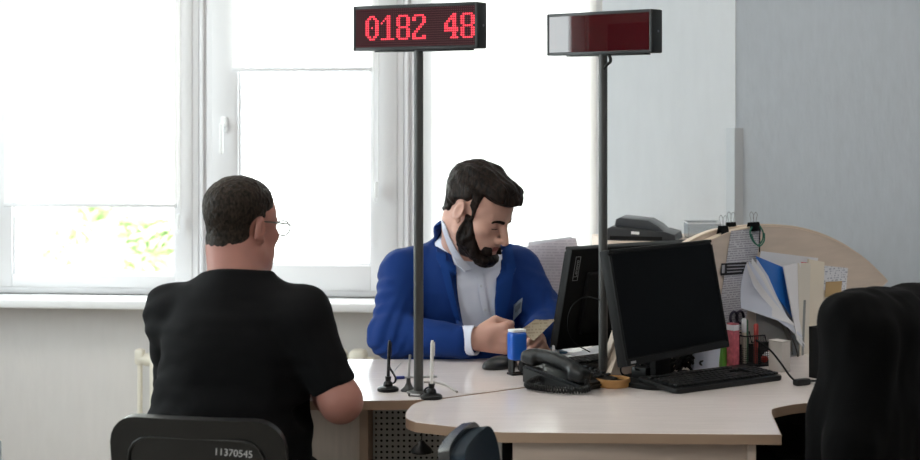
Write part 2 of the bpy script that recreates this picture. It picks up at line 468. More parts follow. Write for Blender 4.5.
def frame_ring(bm, u0, u1, z0, z1, w, y0, y1, bev=.006):
    span(bm, (u0, y0, z0), (u0+w, y1, z1), bev); span(bm, (u1-w, y0, z0), (u1, y1, z1), bev)
    span(bm, (u0+w, y0, z0), (u1-w, y1, z0+w), bev); span(bm, (u0+w, y0, z1-w), (u1-w, y1, z1), bev)
def window(n, w, handle=None):
    u0, u1, g0, g1, z0, zg = w
    root = bpy.data.objects.new('window_%d' % n, None); COL.objects.link(root); root['kind'] = 'structure'
    c = WO+we*u0; root.location = (c.x, c.y, z_b); root.rotation_euler = (0, 0, ROT_W)
    W = u1-u0; H = z_t-z_b; a, b = g0-u0, g1-u0; zz = zg-z_b
    fw = .042
    bm = BM(); frame_ring(bm, 0, W, -.008, H, fw, .040, .125, .003); obj('frame', bm, M_pvc, root)
    bm = BM()      # sash: four members of unequal width, stepped towards the pane
    y0, y1 = .035, .105
    sz = fw*.55
    L = [(sz, a-.006), (b+.006, W-sz)]
    for (p, q) in L: span(bm, (p, y0, sz), (q, y1, H-sz), .003)
    span(bm, (a-.006, y0, sz), (b+.006, y1, zz-.006), .003); span(bm, (a-.006, y0, H-.085), (b+.006, y1, H-sz), .007)
    # glazing bead
    frame_ring(bm, a-.012, b+.012, zz-.012, H-.075, .014, y0+.012, y1-.01, .004)
    obj('sash', bm, M_pvc, root)
    bm = BM(); frame_ring(bm, a-.001, b+.001, zz-.001, H-.083, .0035, .055, .062, 0); obj('gasket', bm, M_gasket, root)
    bm = BM(); span(bm, (a-.002, .066, zz-.002), (b+.002, .072, H-.08)); obj('glass', bm, M_glass, root)
    if handle:
        hu, hz = handle
        bm = BM(); box(bm, (hu-u0, .028, hz-z_b), (.026, .014, .062), bev=.006)
        cyl(bm, (hu-u0, .03, hz-z_b), (hu-u0, -.012, hz-z_b), .009)
        box(bm, (hu-u0, -.012, hz-z_b-.052), (.016, .014, .115), bev=.006)
        obj('handle', bm, mat('handle_white', '#f4f4f4', .3), root)
    return root
window(1, wins[0]); window(2, wins[1], (U(222), ZU(222, 125))); window(3, wins[2])
# upright cover strips where the window frames meet
for n, (pa, pb) in enumerate(((195.5, 203.5), (402, 410))):
    bm = BM(); ua, ub = U(pa), U(pb)
    span(bm, (ua, .045, z_b), (ub, .13, z_t), .004); span(bm, (ua+(ub-ua)*.3, .03, z_b), (ua+(ub-ua)*.7, .05, z_t), .004)
    struct('trim_%d' % (n+2), bm, M_pvc, WO, ROT_W)
# sill board
bm = BM(); span(bm, (u_left+.3, -.16, z_b-.034), (u_end-.03, .06, z_b), .008)
struct('trim_4', bm, M_sill, WO, ROT_W, label='white window sill board')

# roller blinds
def blind(label, u0, u1, zbot, chain_u=None, chain_z=None):
    c = WO+we*((u0+u1)/2)
    t = thing('roller_blind', label, 'blind', (c.x, c.y, zbot), ROT_W, 'roller blinds at the windows')
    w = u1-u0; h = z_t-.03-zbot
    bm = BM(); box(bm, (0, .018, h/2+.008), (w, .0012, h-.016)); obj('blind_fabric', bm, M_blind, t)
    bm = BM(); box(bm, (0, .018, .006), (w+.004, .012, .017), bev=.004); obj('bottom_bar', bm, M_pvc, t)
    bm = BM(); cyl(bm, (-w/2, .018, h), (w/2, .018, h), .022); obj('roller', bm, M_pvc, t)
    if chain_u:
        x = chain_u-(u0+u1)/2; z = chain_z-zbot
        bm = BM()
        for s in (-1, 1): cyl(bm, (x+s*.009, -.004, z+.02), (x+s*.009, .0, h), .0022, n=6)
        tube(bm, [(x-.009, -.004, z+.02), (x-.009, -.004, z-.03), (x, -.004, z-.045), (x+.009, -.004, z-.03), (x+.009, -.004, z+.02)], .0022, 6)
        box(bm, (x, .006, z), (.014, .02, .06), bev=.005)
        obj('chain', bm, mat('chain_white', '#f0f0f0', .4), t)
blind('white roller blind lowered most of the way over the left window', U(2.5), U(175), ZU(90, 207), U(178), ZU(178, 222))
blind('white roller blind raised high over the middle window', U(231), U(371), ZU(300, 71), U(376), ZU(376, 190))
blind('white roller blind pulled all the way down behind the man in blue', U(431), U(596), z_b+.03)

# radiator under the sill
RX0, RX1 = U(157), U(372); zr = ZU(355, 346)
c = WO+we*((RX0+RX1)/2)
rad = thing('radiator', 'cream sectional radiator on the wall under the window sill', 'radiator', (c.x, c.y, .12), ROT_W)
nsec = 11; pitch = (RX1-RX0)/nsec
for i in range(nsec):
    bm = BM(); x = (RX0-RX1)/2+pitch*(i+.5)
    box(bm, (x, -.085, (zr-.12)/2), (pitch*.86, .085, zr-.12), bev=.018, seg=3)
    box(bm, (x, -.085, (zr-.12)/2), (pitch*.3, .1, zr-.2), bev=.012)
    obj('section', bm, M_rad, rad)
bm = BM()
for z in (.06, zr-.12-.05): cyl(bm, ((RX0-RX1)/2-.02, -.085, z), ((RX1-RX0)/2+.02, -.085, z), .024)
obj('header_pipe', bm, M_rad, rad)
bm = BM(); z = zr-.17
cyl(bm, ((RX0-RX1)/2-.045, -.085, z), ((RX0-RX1)/2-.01, -.085, z), .02)
cyl(bm, ((RX0-RX1)/2-.04, -.085, -.118), ((RX0-RX1)/2-.04, -.085, z+.03), .010)
box(bm, ((RX0-RX1)/2-.04, -.085, z+.01), (.036, .036, .06), bev=.01)
obj('valve', bm, M_rad, rad)
# grey metal cabinet just touching the left edge
t = thing('metal_cabinet', 'grey metal cabinet at the lower left edge by the window wall', 'cabinet', ((2-460)/1600*5.26-.235, 5.05, 0))
zc = CAMZ-(440-HY)*5.26/FPX
bm = BM(); box(bm, (0, 0, zc/2), (.47, .42, zc), bev=.006); obj('body', bm, mat('cabinet_grey', '#7f8388', .45), t)
bm = BM(); box(bm, (0, -.216, zc/2), (.43, .014, zc-.06), bev=.004); dd = obj('door', bm, mat('cabinet_grey', '#7f8388'), t)
bm = BM(); box(bm, (.16, -.23, zc*.55), (.016, .02, .1), bev=.005); obj('handle', bm, M_steel, dd)

# ceiling lamps
M_lamp = emit('lamp_diffuser', '#fff7f0', 10.5, '#ffffff')
for (x, y) in ((-1.3, 1.6), (1.5, 1.6), (-1.3, 4.0), (1.5, 4.0)):
    t = thing('ceiling_lamp', 'square recessed ceiling light panel', 'lamp', (x, y, CEIL), 0, 'ceiling light panels')
    bm = BM(); frame_ring(bm, -.3, .3, -.3, .3, .02, -.02, 0, 0); bmesh.ops.rotate(bm, verts=bm.verts, matrix=Matrix.Rotation(PI/2, 3, 'X')); 
    bmesh.ops.translate(bm, verts=bm.verts, vec=(0, 0, 0)); obj('frame', bm, M_pvc, t, loc=(0, 0, -.02))
    bm = BM(); box(bm, (0, 0, -.008), (.56, .56, .012)); obj('diffuser', bm, M_lamp, t)

# ------------------------------------------------------------------ outdoors
W = bpy.data.worlds.new('world'); S.world = W; W.use_nodes = True
bg = W.node_tree.nodes['Background']; bg.inputs[0].default_value = (.93, .97, 1.0, 1); bg.inputs[1].default_value = 8.0
bm = BM(); span(bm, (-30, 6.6, -.6), (30, 60, -.5)); struct('ground', bm, mat('paving_pale', '#d8d4cc', .9))
M_leaf = mat('leaf_green', '#c3d6a4', .6, var=.15, vscale=3)
M_bark = mat('bark', '#a89c8c', .9)
def shrub(px, py, Y, r, label, n=900, seed=0, hgt=None):
    rnd = random.Random(seed); c = P(px, py, Y)
    t = thing('shrub', label, 'shrub', (c.x, Y, -.5), 0, 'shrubs outside the windows')
    zc = c.z+.5
    bm = BM()
    blobs = [(Vector((rnd.uniform(-r, r)*.8, rnd.uniform(-r, r)*.6, zc+rnd.uniform(-r, r)*.6)), r*rnd.uniform(.3, .6)) for _ in range(7)]
    for _ in range(n):
        b, br = rnd.choice(blobs); v = Vector((rnd.gauss(0, 1), rnd.gauss(0, 1), rnd.gauss(0, 1))).normalized()*br*rnd.uniform(.6, 1)
        p = b+v; s = rnd.uniform(.05, .09)
        e = Euler((rnd.uniform(-1, 1), rnd.uniform(-1, 1), rnd.uniform(0, 6)))
        q = [bm.verts.new(p+e.to_matrix() @ Vector(k)*s) for k in ((0, -1, 0), (.5, 0, .12), (0, 1, 0), (-.5, 0, .12))]
        bm.faces.new(q)
    obj('foliage', bm, M_leaf, t)
    bm = BM()
    for b, br in blobs[:5]: tube(bm, [(0, 0, 0), (b.x*.3, b.y*.3, b.z*.5), b], lambda k: .022-.016*k, 6)
    obj('stem', bm, M_bark, t)
shrub(150, 248, 13, .32, 'leafy green shrub seen low in the right of the left window', 700, 3)
shrub(62, 248, 15, .30, 'small leafy shrub seen low in the left of the left window', 260, 5)
shrub(104, 208, 16, .25, 'bush top just below the lowered blind of the left window', 260, 8)
# ================================================================== desks, partition, chairs
M_lam = mat('laminate_top', '#e2d9d6', .17, spec=.5, var=.045, vscale=14, stretch=(.6, 7, 1), bump=.03, bscale=60)
M_edge = mat('laminate_edge', '#a98e78', .5)
M_panelw = mat('panel_wood', '#d6c4b6', .55, var=.07, vscale=9, stretch=(6, 6, .7))
M_partw = mat('partition_wood', '#cbbcae', .45, var=.06, vscale=10, stretch=(.8, .8, 6))
M_parte = mat('partition_edge', '#dccbb9', .45)
M_mesh = mat('perforated_metal', '#b4b5b4', .5, 0)
sd = Vector((.8, .6, 0)); sn = Vector((.6, -.8, 0))           # along the seam / towards the right-hand desk
S0 = Vector((.172, 4.232, 0))
def SM(t, n=0): return S0+sd*t+sn*n
TOPH = .024
def desk_top(root, pts, name='desk_top'):
    ring = [(p[0]-root.location.x, p[1]-root.location.y) for p in pts]
    bm = BM(); prism(bm, ring, HD-TOPH+.0012, HD, bev=.0015, seg=1); top = obj(name, bm, M_lam, root)
    bm = BM(); n = len(ring)                                     # edge banding round the slab
    cx = sum(p[0] for p in ring)/n; cy = sum(p[1] for p in ring)/n
    out = []
    for i in range(n):
        a, b, c = Vector(ring[i-1]), Vector(ring[i]), Vector(ring[(i+1) % n])
        d1 = (b-a).normalized(); d2 = (c-b).normalized()
        n1 = Vector((d1.y, -d1.x)); n2 = Vector((d2.y, -d2.x)); m = (n1+n2).normalized()
        out.append(b+m*.0012/max(.5, m.dot(n1)))
    lo = [bm.verts.new((p.x, p.y, HD-TOPH)) for p in out]; hi = [bm.verts.new((p.x, p.y, HD-.0012)) for p in out]
    li = [bm.verts.new((p[0], p[1], HD-TOPH)) for p in ring]; hi2 = [bm.verts.new((p[0], p[1], HD-.0012)) for p in ring]
    for i in range(n):
        j = (i+1) % n
        bm.faces.new((lo[i], lo[j], hi[j], hi[i])); bm.faces.new((hi[i], hi[j], hi2[j], hi2[i])); bm.faces.new((li[i], li[j], lo[j], lo[i]))
    obj('edge_band', bm, M_edge, top)
    return top
def ccw(pts):
    a = sum(pts[i-1][0]*pts[i][1]-pts[i][0]*pts[i-1][1] for i in range(len(pts)))
    return pts if a > 0 else pts[::-1]

# ---- left desk (officer's)
gap = .016
front_y = D(340, 400.5).y
ps = [(-.70, front_y), (-.14, front_y)]
# follows the seam
t_a = (D(436, 399).x-S0.x)/.8
p0 = SM(t_a, -gap); ps[1] = (p0.x-.11, front_y-.0)
ps += [(p0.x-.05, front_y+.008), (p0.x, p0.y)]
p1 = SM(1.0, -gap-.05)
ps += [(SM(.28, -gap).x, SM(.28, -gap).y), (SM(.29, -.055).x, SM(.29, -.055).y), (p1.x, p1.y), (.99, 5.03), (.46, 5.07), (.42, 5.22), (.24, 5.22)]
ps += [(.235, 5.05), (.23, 4.92), (.20, 4.82), (.12, 4.75), (.02, 4.722), (-.70, 4.722)]
ps = ccw(ps)
ld = thing('desk', 'pale wood office desk with perforated metal front that the man in blue sits at', 'desk', (-.1, 4.4, 0))
desk_top(ld, ps)
ox, oy = -.1, 4.4
bm = BM(); span(bm, (-.66-ox, 4.33-oy, .08), (P(362, 0, 4.3).x-ox, 4.348-oy, HD-TOPH)); obj('front_panel', bm, M_panelw, ld)
bm = BM(); x = P(365.5, 0, 4.2).x
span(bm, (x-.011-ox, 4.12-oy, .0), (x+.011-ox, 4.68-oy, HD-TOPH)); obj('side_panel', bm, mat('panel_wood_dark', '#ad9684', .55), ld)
bm = BM(); span(bm, (-.69-ox, 4.12-oy, 0), (-.668-ox, 4.68-oy, HD-TOPH)); obj('side_panel', bm, M_panelw, ld)
# perforated metal panel: a grid with real round holes
bm = BM()
px0, px1, pz0, pz1 = x+.014-ox, .20-ox, .30, HD-TOPH-.004; pit = .0152; yy = 4.30-oy
nx = int((px1-px0)/pit); nz = int((pz1-pz0)/pit)
def holed(bm, x, z, s, r, y):
    o = [bm.verts.new((x+s*a, y, z+s*b)) for a, b in ((-.5, -.5), (0, -.5), (.5, -.5), (.5, 0), (.5, .5), (0, .5), (-.5, .5), (-.5, 0))]
    i = [bm.verts.new((x+r*math.cos(R(a)), y, z+r*math.sin(R(a)))) for a in (225, 270, 315, 0, 45, 90, 135, 180)]
    for k in range(8): bm.faces.new((o[k], o[(k+1) % 8], i[(k+1) % 8], i[k]))
for i in range(nx):
    for j in range(nz):
        holed(bm, px0+(i+.5)*pit, pz0+(j+.5)*pit, pit, .0036, yy)
bmesh.ops.remove_doubles(bm, verts=bm.verts, dist=.0004)
r = bmesh.ops.solidify(bm, geom=list(bm.faces), thickness=.0015)
obj('perforated_panel', bm, M_mesh, ld)
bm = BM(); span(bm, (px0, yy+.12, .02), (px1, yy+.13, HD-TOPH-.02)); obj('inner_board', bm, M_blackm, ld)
bm = BM(); span(bm, (.25-ox, 5.19-oy, 0), (.41-ox, 5.208-oy, HD-TOPH)); obj('side_panel', bm, M_panelw, ld)

# ---- right desk
def curve_pts(pts, n=6): return [(p.x, p.y) for p in smooth_path([Vector((a[0], a[1], 0)) for a in pts], n)]
q = lambda px, py: (D(px, py).x, D(px, py).y)
fl = curve_pts([q(425, 400.2), q(414, 404), q(408.2, 409.5), q(406, 415), q(408, 419), q(416, 422)], 4)
back0 = SM((D(436, 399).x-S0.x)/.8, 0)
rp = [(SM(1.30).x, SM(1.30).y), (back0.x, back0.y)] + fl + [q(455, 426.5), q(501.7, 432)]
rp += [q(781, 434.2)] + curve_pts([q(771.5, 413.5), q(772, 409.5), q(780, 406.8), q(807, 402.8), (1.06, 4.06), (1.34, 3.96), (1.46, 3.68)], 5)
rp += [(1.48, 3.30), (1.78, 3.30), (1.78, 5.2)]
rp = ccw(rp)
rd = thing('desk', 'pale wood corner desk carrying the black phone and keyboard', 'desk', (.7, 4.2, 0))
desk_top(rd, rp)
ox, oy = .7, 4.2
fy = q(640, 434)[1]+.035
x0, x1 = P(513, 0, fy).x, P(746, 0, fy).x
bm = BM(); span(bm, (x0-ox, fy-oy, .05), (x1-ox, fy+.018-oy, HD-TOPH)); obj('front_panel', bm, mat('panel_light', '#c4b2a5', .5, var=.05, vscale=9, stretch=(.7, 6, 6)), rd)
bm = BM(); span(bm, (x1+.001-ox, fy-.015-oy, 0), (x1+.02-ox, fy+.3-oy, HD-TOPH)); obj('side_panel', bm, M_panelw, rd)
lx = P(497.5, 0, fy).x
bm = BM(); box(bm, (lx-ox+.004, fy+.02-oy, (HD-TOPH)/2), (.013, .03, HD-TOPH), bev=.003); obj('leg', bm, mat('leg_grey', '#9b9894', .35, .3), rd)
lx = P(508, 0, fy+.02).x
bm = BM(); box(bm, (lx-ox, fy+.06-oy, (HD-TOPH)/2), (.034, .03, HD-TOPH), bev=.003); obj('leg', bm, M_blackm, rd)
bm = BM(); span(bm, (1.74-ox, 3.34-oy, 0), (1.76-ox, 5.1-oy, HD-TOPH)); obj('side_panel', bm, M_panelw, rd)
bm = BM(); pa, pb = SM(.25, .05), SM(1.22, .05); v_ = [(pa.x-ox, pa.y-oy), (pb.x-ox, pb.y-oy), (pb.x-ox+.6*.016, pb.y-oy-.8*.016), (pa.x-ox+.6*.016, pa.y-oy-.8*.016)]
prism(bm, v_, .10, HD-TOPH-.001); obj('shade_panel', bm, M_blackm, rd)  # added black sheet standing in for the shade under the desk
# low drawer unit in the dark under the right desk
t = thing('drawer_unit', 'dark drawer unit standing under the right end of the corner desk', 'drawers', (1.02, 4.45, 0))
bm = BM(); box(bm, (0, 0, .29), (.36, .45, .56), bev=.004); obj('body', bm, M_blackm, t)
for k in range(3):
    bm = BM(); box(bm, (0, -.232, .12+k*.175), (.34, .016, .165), bev=.003); dr = obj('drawer', bm, M_black, t)
    bm = BM(); box(bm, (0, -.246, .16+k*.175), (.12, .012, .012), bev=.003); obj('handle', bm, M_steel, dr)

# ---- arched double partition on the seam
def on_panel(px, py, n):
    o = SM(0, n); k = (px-CX)/FPX
    t = (o.x-k*o.y)/(k*sd.y-sd.x)
    p = o+sd*t
    return (t, CAMZ-(py-HY)*p.y/FPX)
def panel(label, prof, n, th, t_end):
    pts = [on_panel(px, py, n) for px, py in prof]
    pts = [(v.x, v.y) for v in smooth_path([Vector((a, b, 0)) for a, b in pts], 5)]
    t_start = pts[0][0]
    t = thing('partition_panel', label, 'partition', SM(t_start, n), math.atan2(.6, .8), 'arched desk partition')
    ring = [(a-t_start, b) for a, b in pts]
    base = HD+.001
    ring = [(ring[0][0], base)] + ring + [(t_end-t_start, max(ring[-1][1]-.12, HD+.05)), (t_end-t_start, base)]
    M = Matrix.Rotation(PI/2, 4, 'X')
    bm = BM(); prism(bm, [(a, b) for a, b in ring], -.0005, th, M=M); ob = obj('board', bm, M_partw, t)
    bm = BM(); n_ = len(ring)                                     # lighter banding along the arch
    tp = ring[1:-1]; A, Bq = [], []
    for i, (a, b) in enumerate(tp):
        a0 = Vector(tp[max(i-1, 0)]); a1 = Vector(tp[min(i+1, len(tp)-1)]); dd = (a1-a0).normalized(); nn = Vector((-dd.y, dd.x))*.0022
        A.append((a+nn.x, b+nn.y)); Bq.append((a-nn.x*.4, b-nn.y*.4))
    rows = [[(a, y, b) for a, b in A] for y in (-th-.0012, .0012)]
    rows_v = [[bm.verts.new(p) for p in r] for r in rows]; low = [[bm.verts.new((a, y, b)) for a, b in Bq] for y in (-th-.0012, .0012)]
    for i in range(len(tp)-1):
        bm.faces.new((rows_v[0][i], rows_v[0][i+1], rows_v[1][i+1], rows_v[1][i]))
        for s in (0, 1): bm.faces.new((rows_v[s][i], rows_v[s][i+1], low[s][i+1], low[s][i]))
    obj('edge_band', bm, M_parte, ob)
    return t
panel('arched pale wood desk partition, front board facing the black keyboard',
      [(605.5, 374.5), (608, 366), (614, 350), (622, 334), (636, 306), (655, 275), (680, 252), (694, 245.4), (712, 236.8), (727, 231.2), (745, 227), (764, 226.3), (787, 227.5), (808, 232.3), (826, 238.8), (844, 248), (861, 260), (882, 280)], -.022, .022, 1.28)
panel('arched pale wood desk partition, rear board facing the man in blue',
      [(604.5, 358), (609.5, 340), (617.3, 320), (632, 295), (652, 265), (678.7, 245.2), (695, 236), (711, 230), (730, 227), (748, 225), (765, 224.6), (787, 226), (808, 230.6), (826, 237.4), (843, 246.5), (859, 258.5)], -.044, .018, 1.24)

# ---- visitor chair
M_fabric_k = mat('chair_fabric_black', '#0b0c0e', .9, spec=.2, bump=.3, bscale=300)
M_fabric_b = mat('chair_fabric_blue', '#0f202c', .8, spec=.2, bump=.2, bscale=300)
M_shell = mat('chair_shell', '#0a0b0c', .33)
M_tube = mat('black_tube', '#17181a', .35, .4)
def visitor_chair(label, loc, rot, fab, height=.82, shellm=None, cush=.88):
    """front of the seat towards local +y"""
    t = thing('visitor_chair', label, 'chair', loc, rot, 'visitor chairs with curved plastic backs')
    shellm = shellm or M_shell
    W, H = .40, .36; zc = height-H/2
    def curved(w, h, r, y0, th, inset=0):
        bm = BM(); nx, nz = 24, 18; rows = []
        for j in range(nz+1):
            v = j/nz*2-1
            rows.append([])
            for i in range(nx+1):
                u = i/nx*2-1
                # map the square onto a rounded rectangle
                hw, hh = w/2, h/2
                x, z = u*hw, v*hh
                ex, ez = abs(x)-(hw-r), abs(z)-(hh-r)
                if ex > 0 and ez > 0:
                    m = max(ex, ez); l = math.hypot(ex, ez); k = m/l
                    x = math.copysign(hw-r+ex*k, x); z = math.copysign(hh-r+ez*k, z)
                y = y0-.10*(x/.2)**2*0+.45*x*x-(z*.16)
                rows[-1].append((x, y-.02 if False else y, zc+z))
        sheet(bm, rows, th)
        es = [e for e in bm.edges if len(e.link_faces) == 2 and e.calc_face_angle(0) > 1.2]
        if th > .006: bmesh.ops.bevel(bm, geom=es, offset=min(th*.42, .012), segments=3, affect='EDGES', profile=.5)
        return bm
    sh = obj('back_shell', curved(W, H, .065, -.245, .022), shellm, t)
    obj('back_cushion', curved(W*cush, H*(cush-.02), .055, -.222, .034), fab, t)
    # raised line of the rear panel
    bm = BM(); pts = []
    for (x, z) in rrect(W*.78, H*.78, .05, 4):
        pts.append((x, -.245+.45*x*x-z*.16-.0125, zc+z-.006))
    tube(bm, pts+[pts[0]], .0032, 6, 0); obj('panel_bead', bm, shellm, sh)
    bm = BM(); box(bm, (0, .0, .45), (.44, .43, .06), bev=.028, seg=3); obj('seat', bm, fab, t)
    bm = BM(); box(bm, (0, .0, .415), (.42, .40, .018), bev=.008); obj('seat_shell', bm, shellm, t)
    for s in (-1, 1):
        bm = BM(); tube(bm, [(s*.235, .23, .012), (s*.23, .2, .25), (s*.2, .16, .40)], .011, 8); obj('leg', bm, M_tube, t)
        bm = BM(); tube(bm, [(s*.235, -.27, .012), (s*.225, -.22, .25), (s*.2, -.17, .40)], .011, 8); obj('leg', bm, M_tube, t)
        bm = BM(); tube(bm, [(s*.17, .1, .405), (s*.17, -.16, .40), (s*.16, -.222, .45), (s*.15, -.232, zc)], .010, 8); obj('back_support', bm, M_tube, t)
    return t
vc_y = 3.47
def back_at(p, th, d=.245): return (p[0]-d*math.sin(th), p[1]+d*math.cos(th), 0)
cpt = P(199, 0, vc_y)
vc_rot = R(-12)
vc = visitor_chair('black visitor chair with white stencilled numbers, under the man in the black T-shirt', back_at((cpt.x, vc_y), vc_rot), vc_rot, M_fabric_k, .821)
zc = .821-.18
sh = [c for c in vc.children if c.name.startswith('back_shell')][0]
Mt = Matrix.Translation((.088, -.245+.45*.088**2-.108*.16-.0122, zc+.108)) @ Matrix.Rotation(R(90), 4, 'X') @ Matrix.Rotation(R(-3), 4, 'Z')
text_mesh('stencilled_number', '11370545', .0215, mat('stencil_white', '#b9b9b9', .8), sh, Mt @ Matrix.Rotation(R(4), 4, 'Y'), .0006)
# second visitor chair, seen edge on in front of the corner desk
c2 = P(471, 0, 3.25)
vc2 = visitor_chair('dark blue padded visitor chair seen edge on in front of the corner desk', back_at((c2.x-.01, 3.25), R(-100)), R(-100), M_fabric_b, .822, mat('chair_shell_grey', '#16181a', .22), .97)

# ---- swivel chair
def swivel_chair(label, loc, rot, back_h):
    M_seat = mat('seat_black', '#060607', .95, spec=.1)
    t = thing('swivel_chair', label, 'chair', loc, rot, 'black swivel chairs')
    bm = BM(); box(bm, (0, 0, .455), (.46, .46, .07), bev=.03, seg=3); obj('seat', bm, M_seat, t)
    bm = BM(); box(bm, (0, -.235, (back_h+.56)/2), (.42, .05, back_h-.56), rot=(R(5), 0, 0), bev=.022, seg=3); obj('backrest', bm, M_fabric_k, t)
    bm = BM(); tube(bm, [(0, -.05, .41), (0, -.24, .41), (0, -.29, .47), (0, -.262, .70)], .016, 8); obj('back_support', bm, M_black, t)
    bm = BM(); cyl(bm, (0, 0, .09), (0, 0, .42), .025); obj('gas_column', bm, M_black, t)
    for k in range(5):
        a = k*2*PI/5+.3
        bm = BM(); tube(bm, [(0, 0, .11), (.16*math.cos(a), .16*math.sin(a), .095), (.28*math.cos(a), .28*math.sin(a), .068)], lambda q: .022-.008*q, 8); lg = obj('leg', bm, M_black, t)
        bm = BM(); cyl(bm, (.28*math.cos(a)-.02*math.sin(a), .28*math.sin(a)+.02*math.cos(a), .026), (.28*math.cos(a)+.02*math.sin(a), .28*math.sin(a)-.02*math.cos(a), .026), .025); obj('caster', bm, M_blackm, lg)
    return t
swivel_chair('black swivel chair the man in the blue jacket sits on', (.01, 5.06, 0), R(178), .88)
CX3 = Vector((.956, 3.60, 0)); CR3 = R(52)
swivel_chair('black swivel chair under a black coat at the right of the corner desk', back_at(CX3, CR3, .235), CR3, 1.0)
# ================================================================== the two number displays
M_led_panel = mat('led_panel', '#30050d', .4, spec=.1)
M_led_panel2 = mat('led_panel_blank', '#40070f', .012, spec=.8)
M_led_off = mat('led_off', '#5c0c18', .5)
M_led = emit('led_red', '#ff3a50', 1.1, '#ff2030')
M_case = mat('display_case', '#1d1e1f', .4, spec=.4)
M_side = mat('display_side', '#131515', .45)
M_pole = mat('pole_grey', '#4c4c4b', .4, .2)
GL = {'0': ["..XXX..", ".XX.XX.", "XX...XX", "XX...XX", "XX...XX", "XX.X.XX", "XX...XX", "XX...XX", "XX...XX", ".XX.XX.", "..XXX.."],
      '1': ["...XX..", "..XXX..", ".X.XX..", "X..XX..", "...XX..", "...XX..", "...XX..", "...XX..", "...XX..", "...XX..", "XXXXXXX"],
      '8': [".XXXXX.", "XX...XX", "XX...XX", "XX...XX", "XX...XX", ".XXXXX.", "XX...XX", "XX...XX", "XX...XX", "XX...XX", ".XXXXX."],
      '2': [".XXXXX.", "XX...XX", "XX...XX", ".....XX", "....XX.", "...XX..", "..XX...", ".XX....", "XX.....", "XX...XX", "XXXXXXX"],
      '4': ["....XX.", "...XXX.", "..XXXX.", ".XX.XX.", "XX..XX.", "XX..XX.", "XXXXXXX", "XXXXXXX", "....XX.", "....XX.", "...XXXX"]}
def display(label, px, pybase, pytop, yaw, thick, word=None):
    Y = D(px, pybase).y; x = (px-CX)*Y/FPX
    zb = CAMZ-(pytop-HY)*Y/FPX
    t = thing('queue_display', label, 'display', (x, Y, HD), yaw, 'LED queue displays on poles')
    W, H = (.378 if word else .362), .118; z0 = zb-HD; zc = z0+H/2
    bm = BM(); cyl(bm, (0, 0, .003), (0, 0, z0+.004), .0125, n=24); obj('pole', bm, M_pole, t)
    bm = BM(); lathe(bm, [(0, .0), (.031, .0), (.031, .004), (.02, .007), (.0, .007)], 28); obj('base_plate', bm, M_pole, t)
    bm = BM(); frame_ring2(bm, W, H, .0085, zc, thick); cs = obj('case', bm, M_case, t)
    bm = BM(); span(bm, (-W/2+.001, -thick/2+.006, z0+.001), (W/2+.0012, thick/2, z0+H-.001), .002); obj('case_back', bm, M_side, t)
    bm = BM(); cyl(bm, (W/2+.001, .004, zc), (W/2+.0028, .004, zc), .003); obj('screw', bm, M_steel, t)
    bm = BM(); span(bm, (-W/2+.06, -.012, z0-.004), (W/2-.03, .014, z0), .001); obj('mounting_rail', bm, M_case, t)
    aw, ah = W-.017, H-.017
    bm = BM(); box(bm, (0, -thick/2+.004, zc), (aw, .006, ah)); pn = obj('panel', bm, M_led_panel if word else M_led_panel2, t)
    ncol = 64; pit = aw/60; nrow = 17; yf = -thick/2+.0008
    if word:
        bm = BM()                                                 # unlit dots
        lit = set(); digs = []
        col = 5
        for ch in word:
            if ch != ' ':
                cells = [(col+i, 3+j) for j, row in enumerate(GL[ch]) for i, c in enumerate(row) if c == 'X']; lit |= set(cells); digs.append(cells)
            col += 8
        def dot(bm, i, j, s):
            cx, cz = -aw/2+(i+.5)*pit, zc+ah/2-(j+.5)*(ah/nrow)
            v = [bm.verts.new((cx+a*pit*s, yf-.0004, cz+b*ah/nrow*s)) for a, b in ((-.5, -.3), (-.3, -.5), (.3, -.5), (.5, -.3), (.5, .3), (.3, .5), (-.3, .5), (-.5, .3))]
            bm.faces.new(v)
        for i in range(60):
            for j in range(nrow):
                if (i, j) not in lit: dot(bm, i, j, .42)
        tag(obj('unlit_dots', bm, M_led_off, pn), kind='stuff')
        for cells in digs:
            bm = BM()
            for i, j in cells: dot(bm, i, j, .74)
            obj('digit', bm, M_led, pn)['label'] = 'lit red dot matrix digit'
    return t, z0
def frame_ring2(bm, W, H, w, zc, thick):
    y0, y1 = -thick/2, thick/2-.003
    span(bm, (-W/2, y0, zc-H/2), (-W/2+w, y1, zc+H/2), .002); span(bm, (W/2-w, y0, zc-H/2), (W/2, y1, zc+H/2), .002)
    span(bm, (-W/2+w, y0, zc-H/2), (W/2-w, y1, zc-H/2+w), .001); span(bm, (-W/2+w, y0, zc+H/2-w), (W/2-w, y1, zc+H/2), .001)
display('black pole display showing red digits 0182 48', 418.5, 393, 50, R(-30), .045, '0182 48')
dsp2, zz0 = display('black pole display with a blank dark red panel', 603, 375, 54.5, R(-42), .048)
bm = BM(); tube(bm, [(.016, -.01, zz0+.004), (.032, -.014, zz0-.004), (.036, -.014, zz0-.020), (.022, -.012, zz0-.030), (.011, -.008, zz0-.040)], .0045, 8); obj('cable', bm, M_black, dsp2)

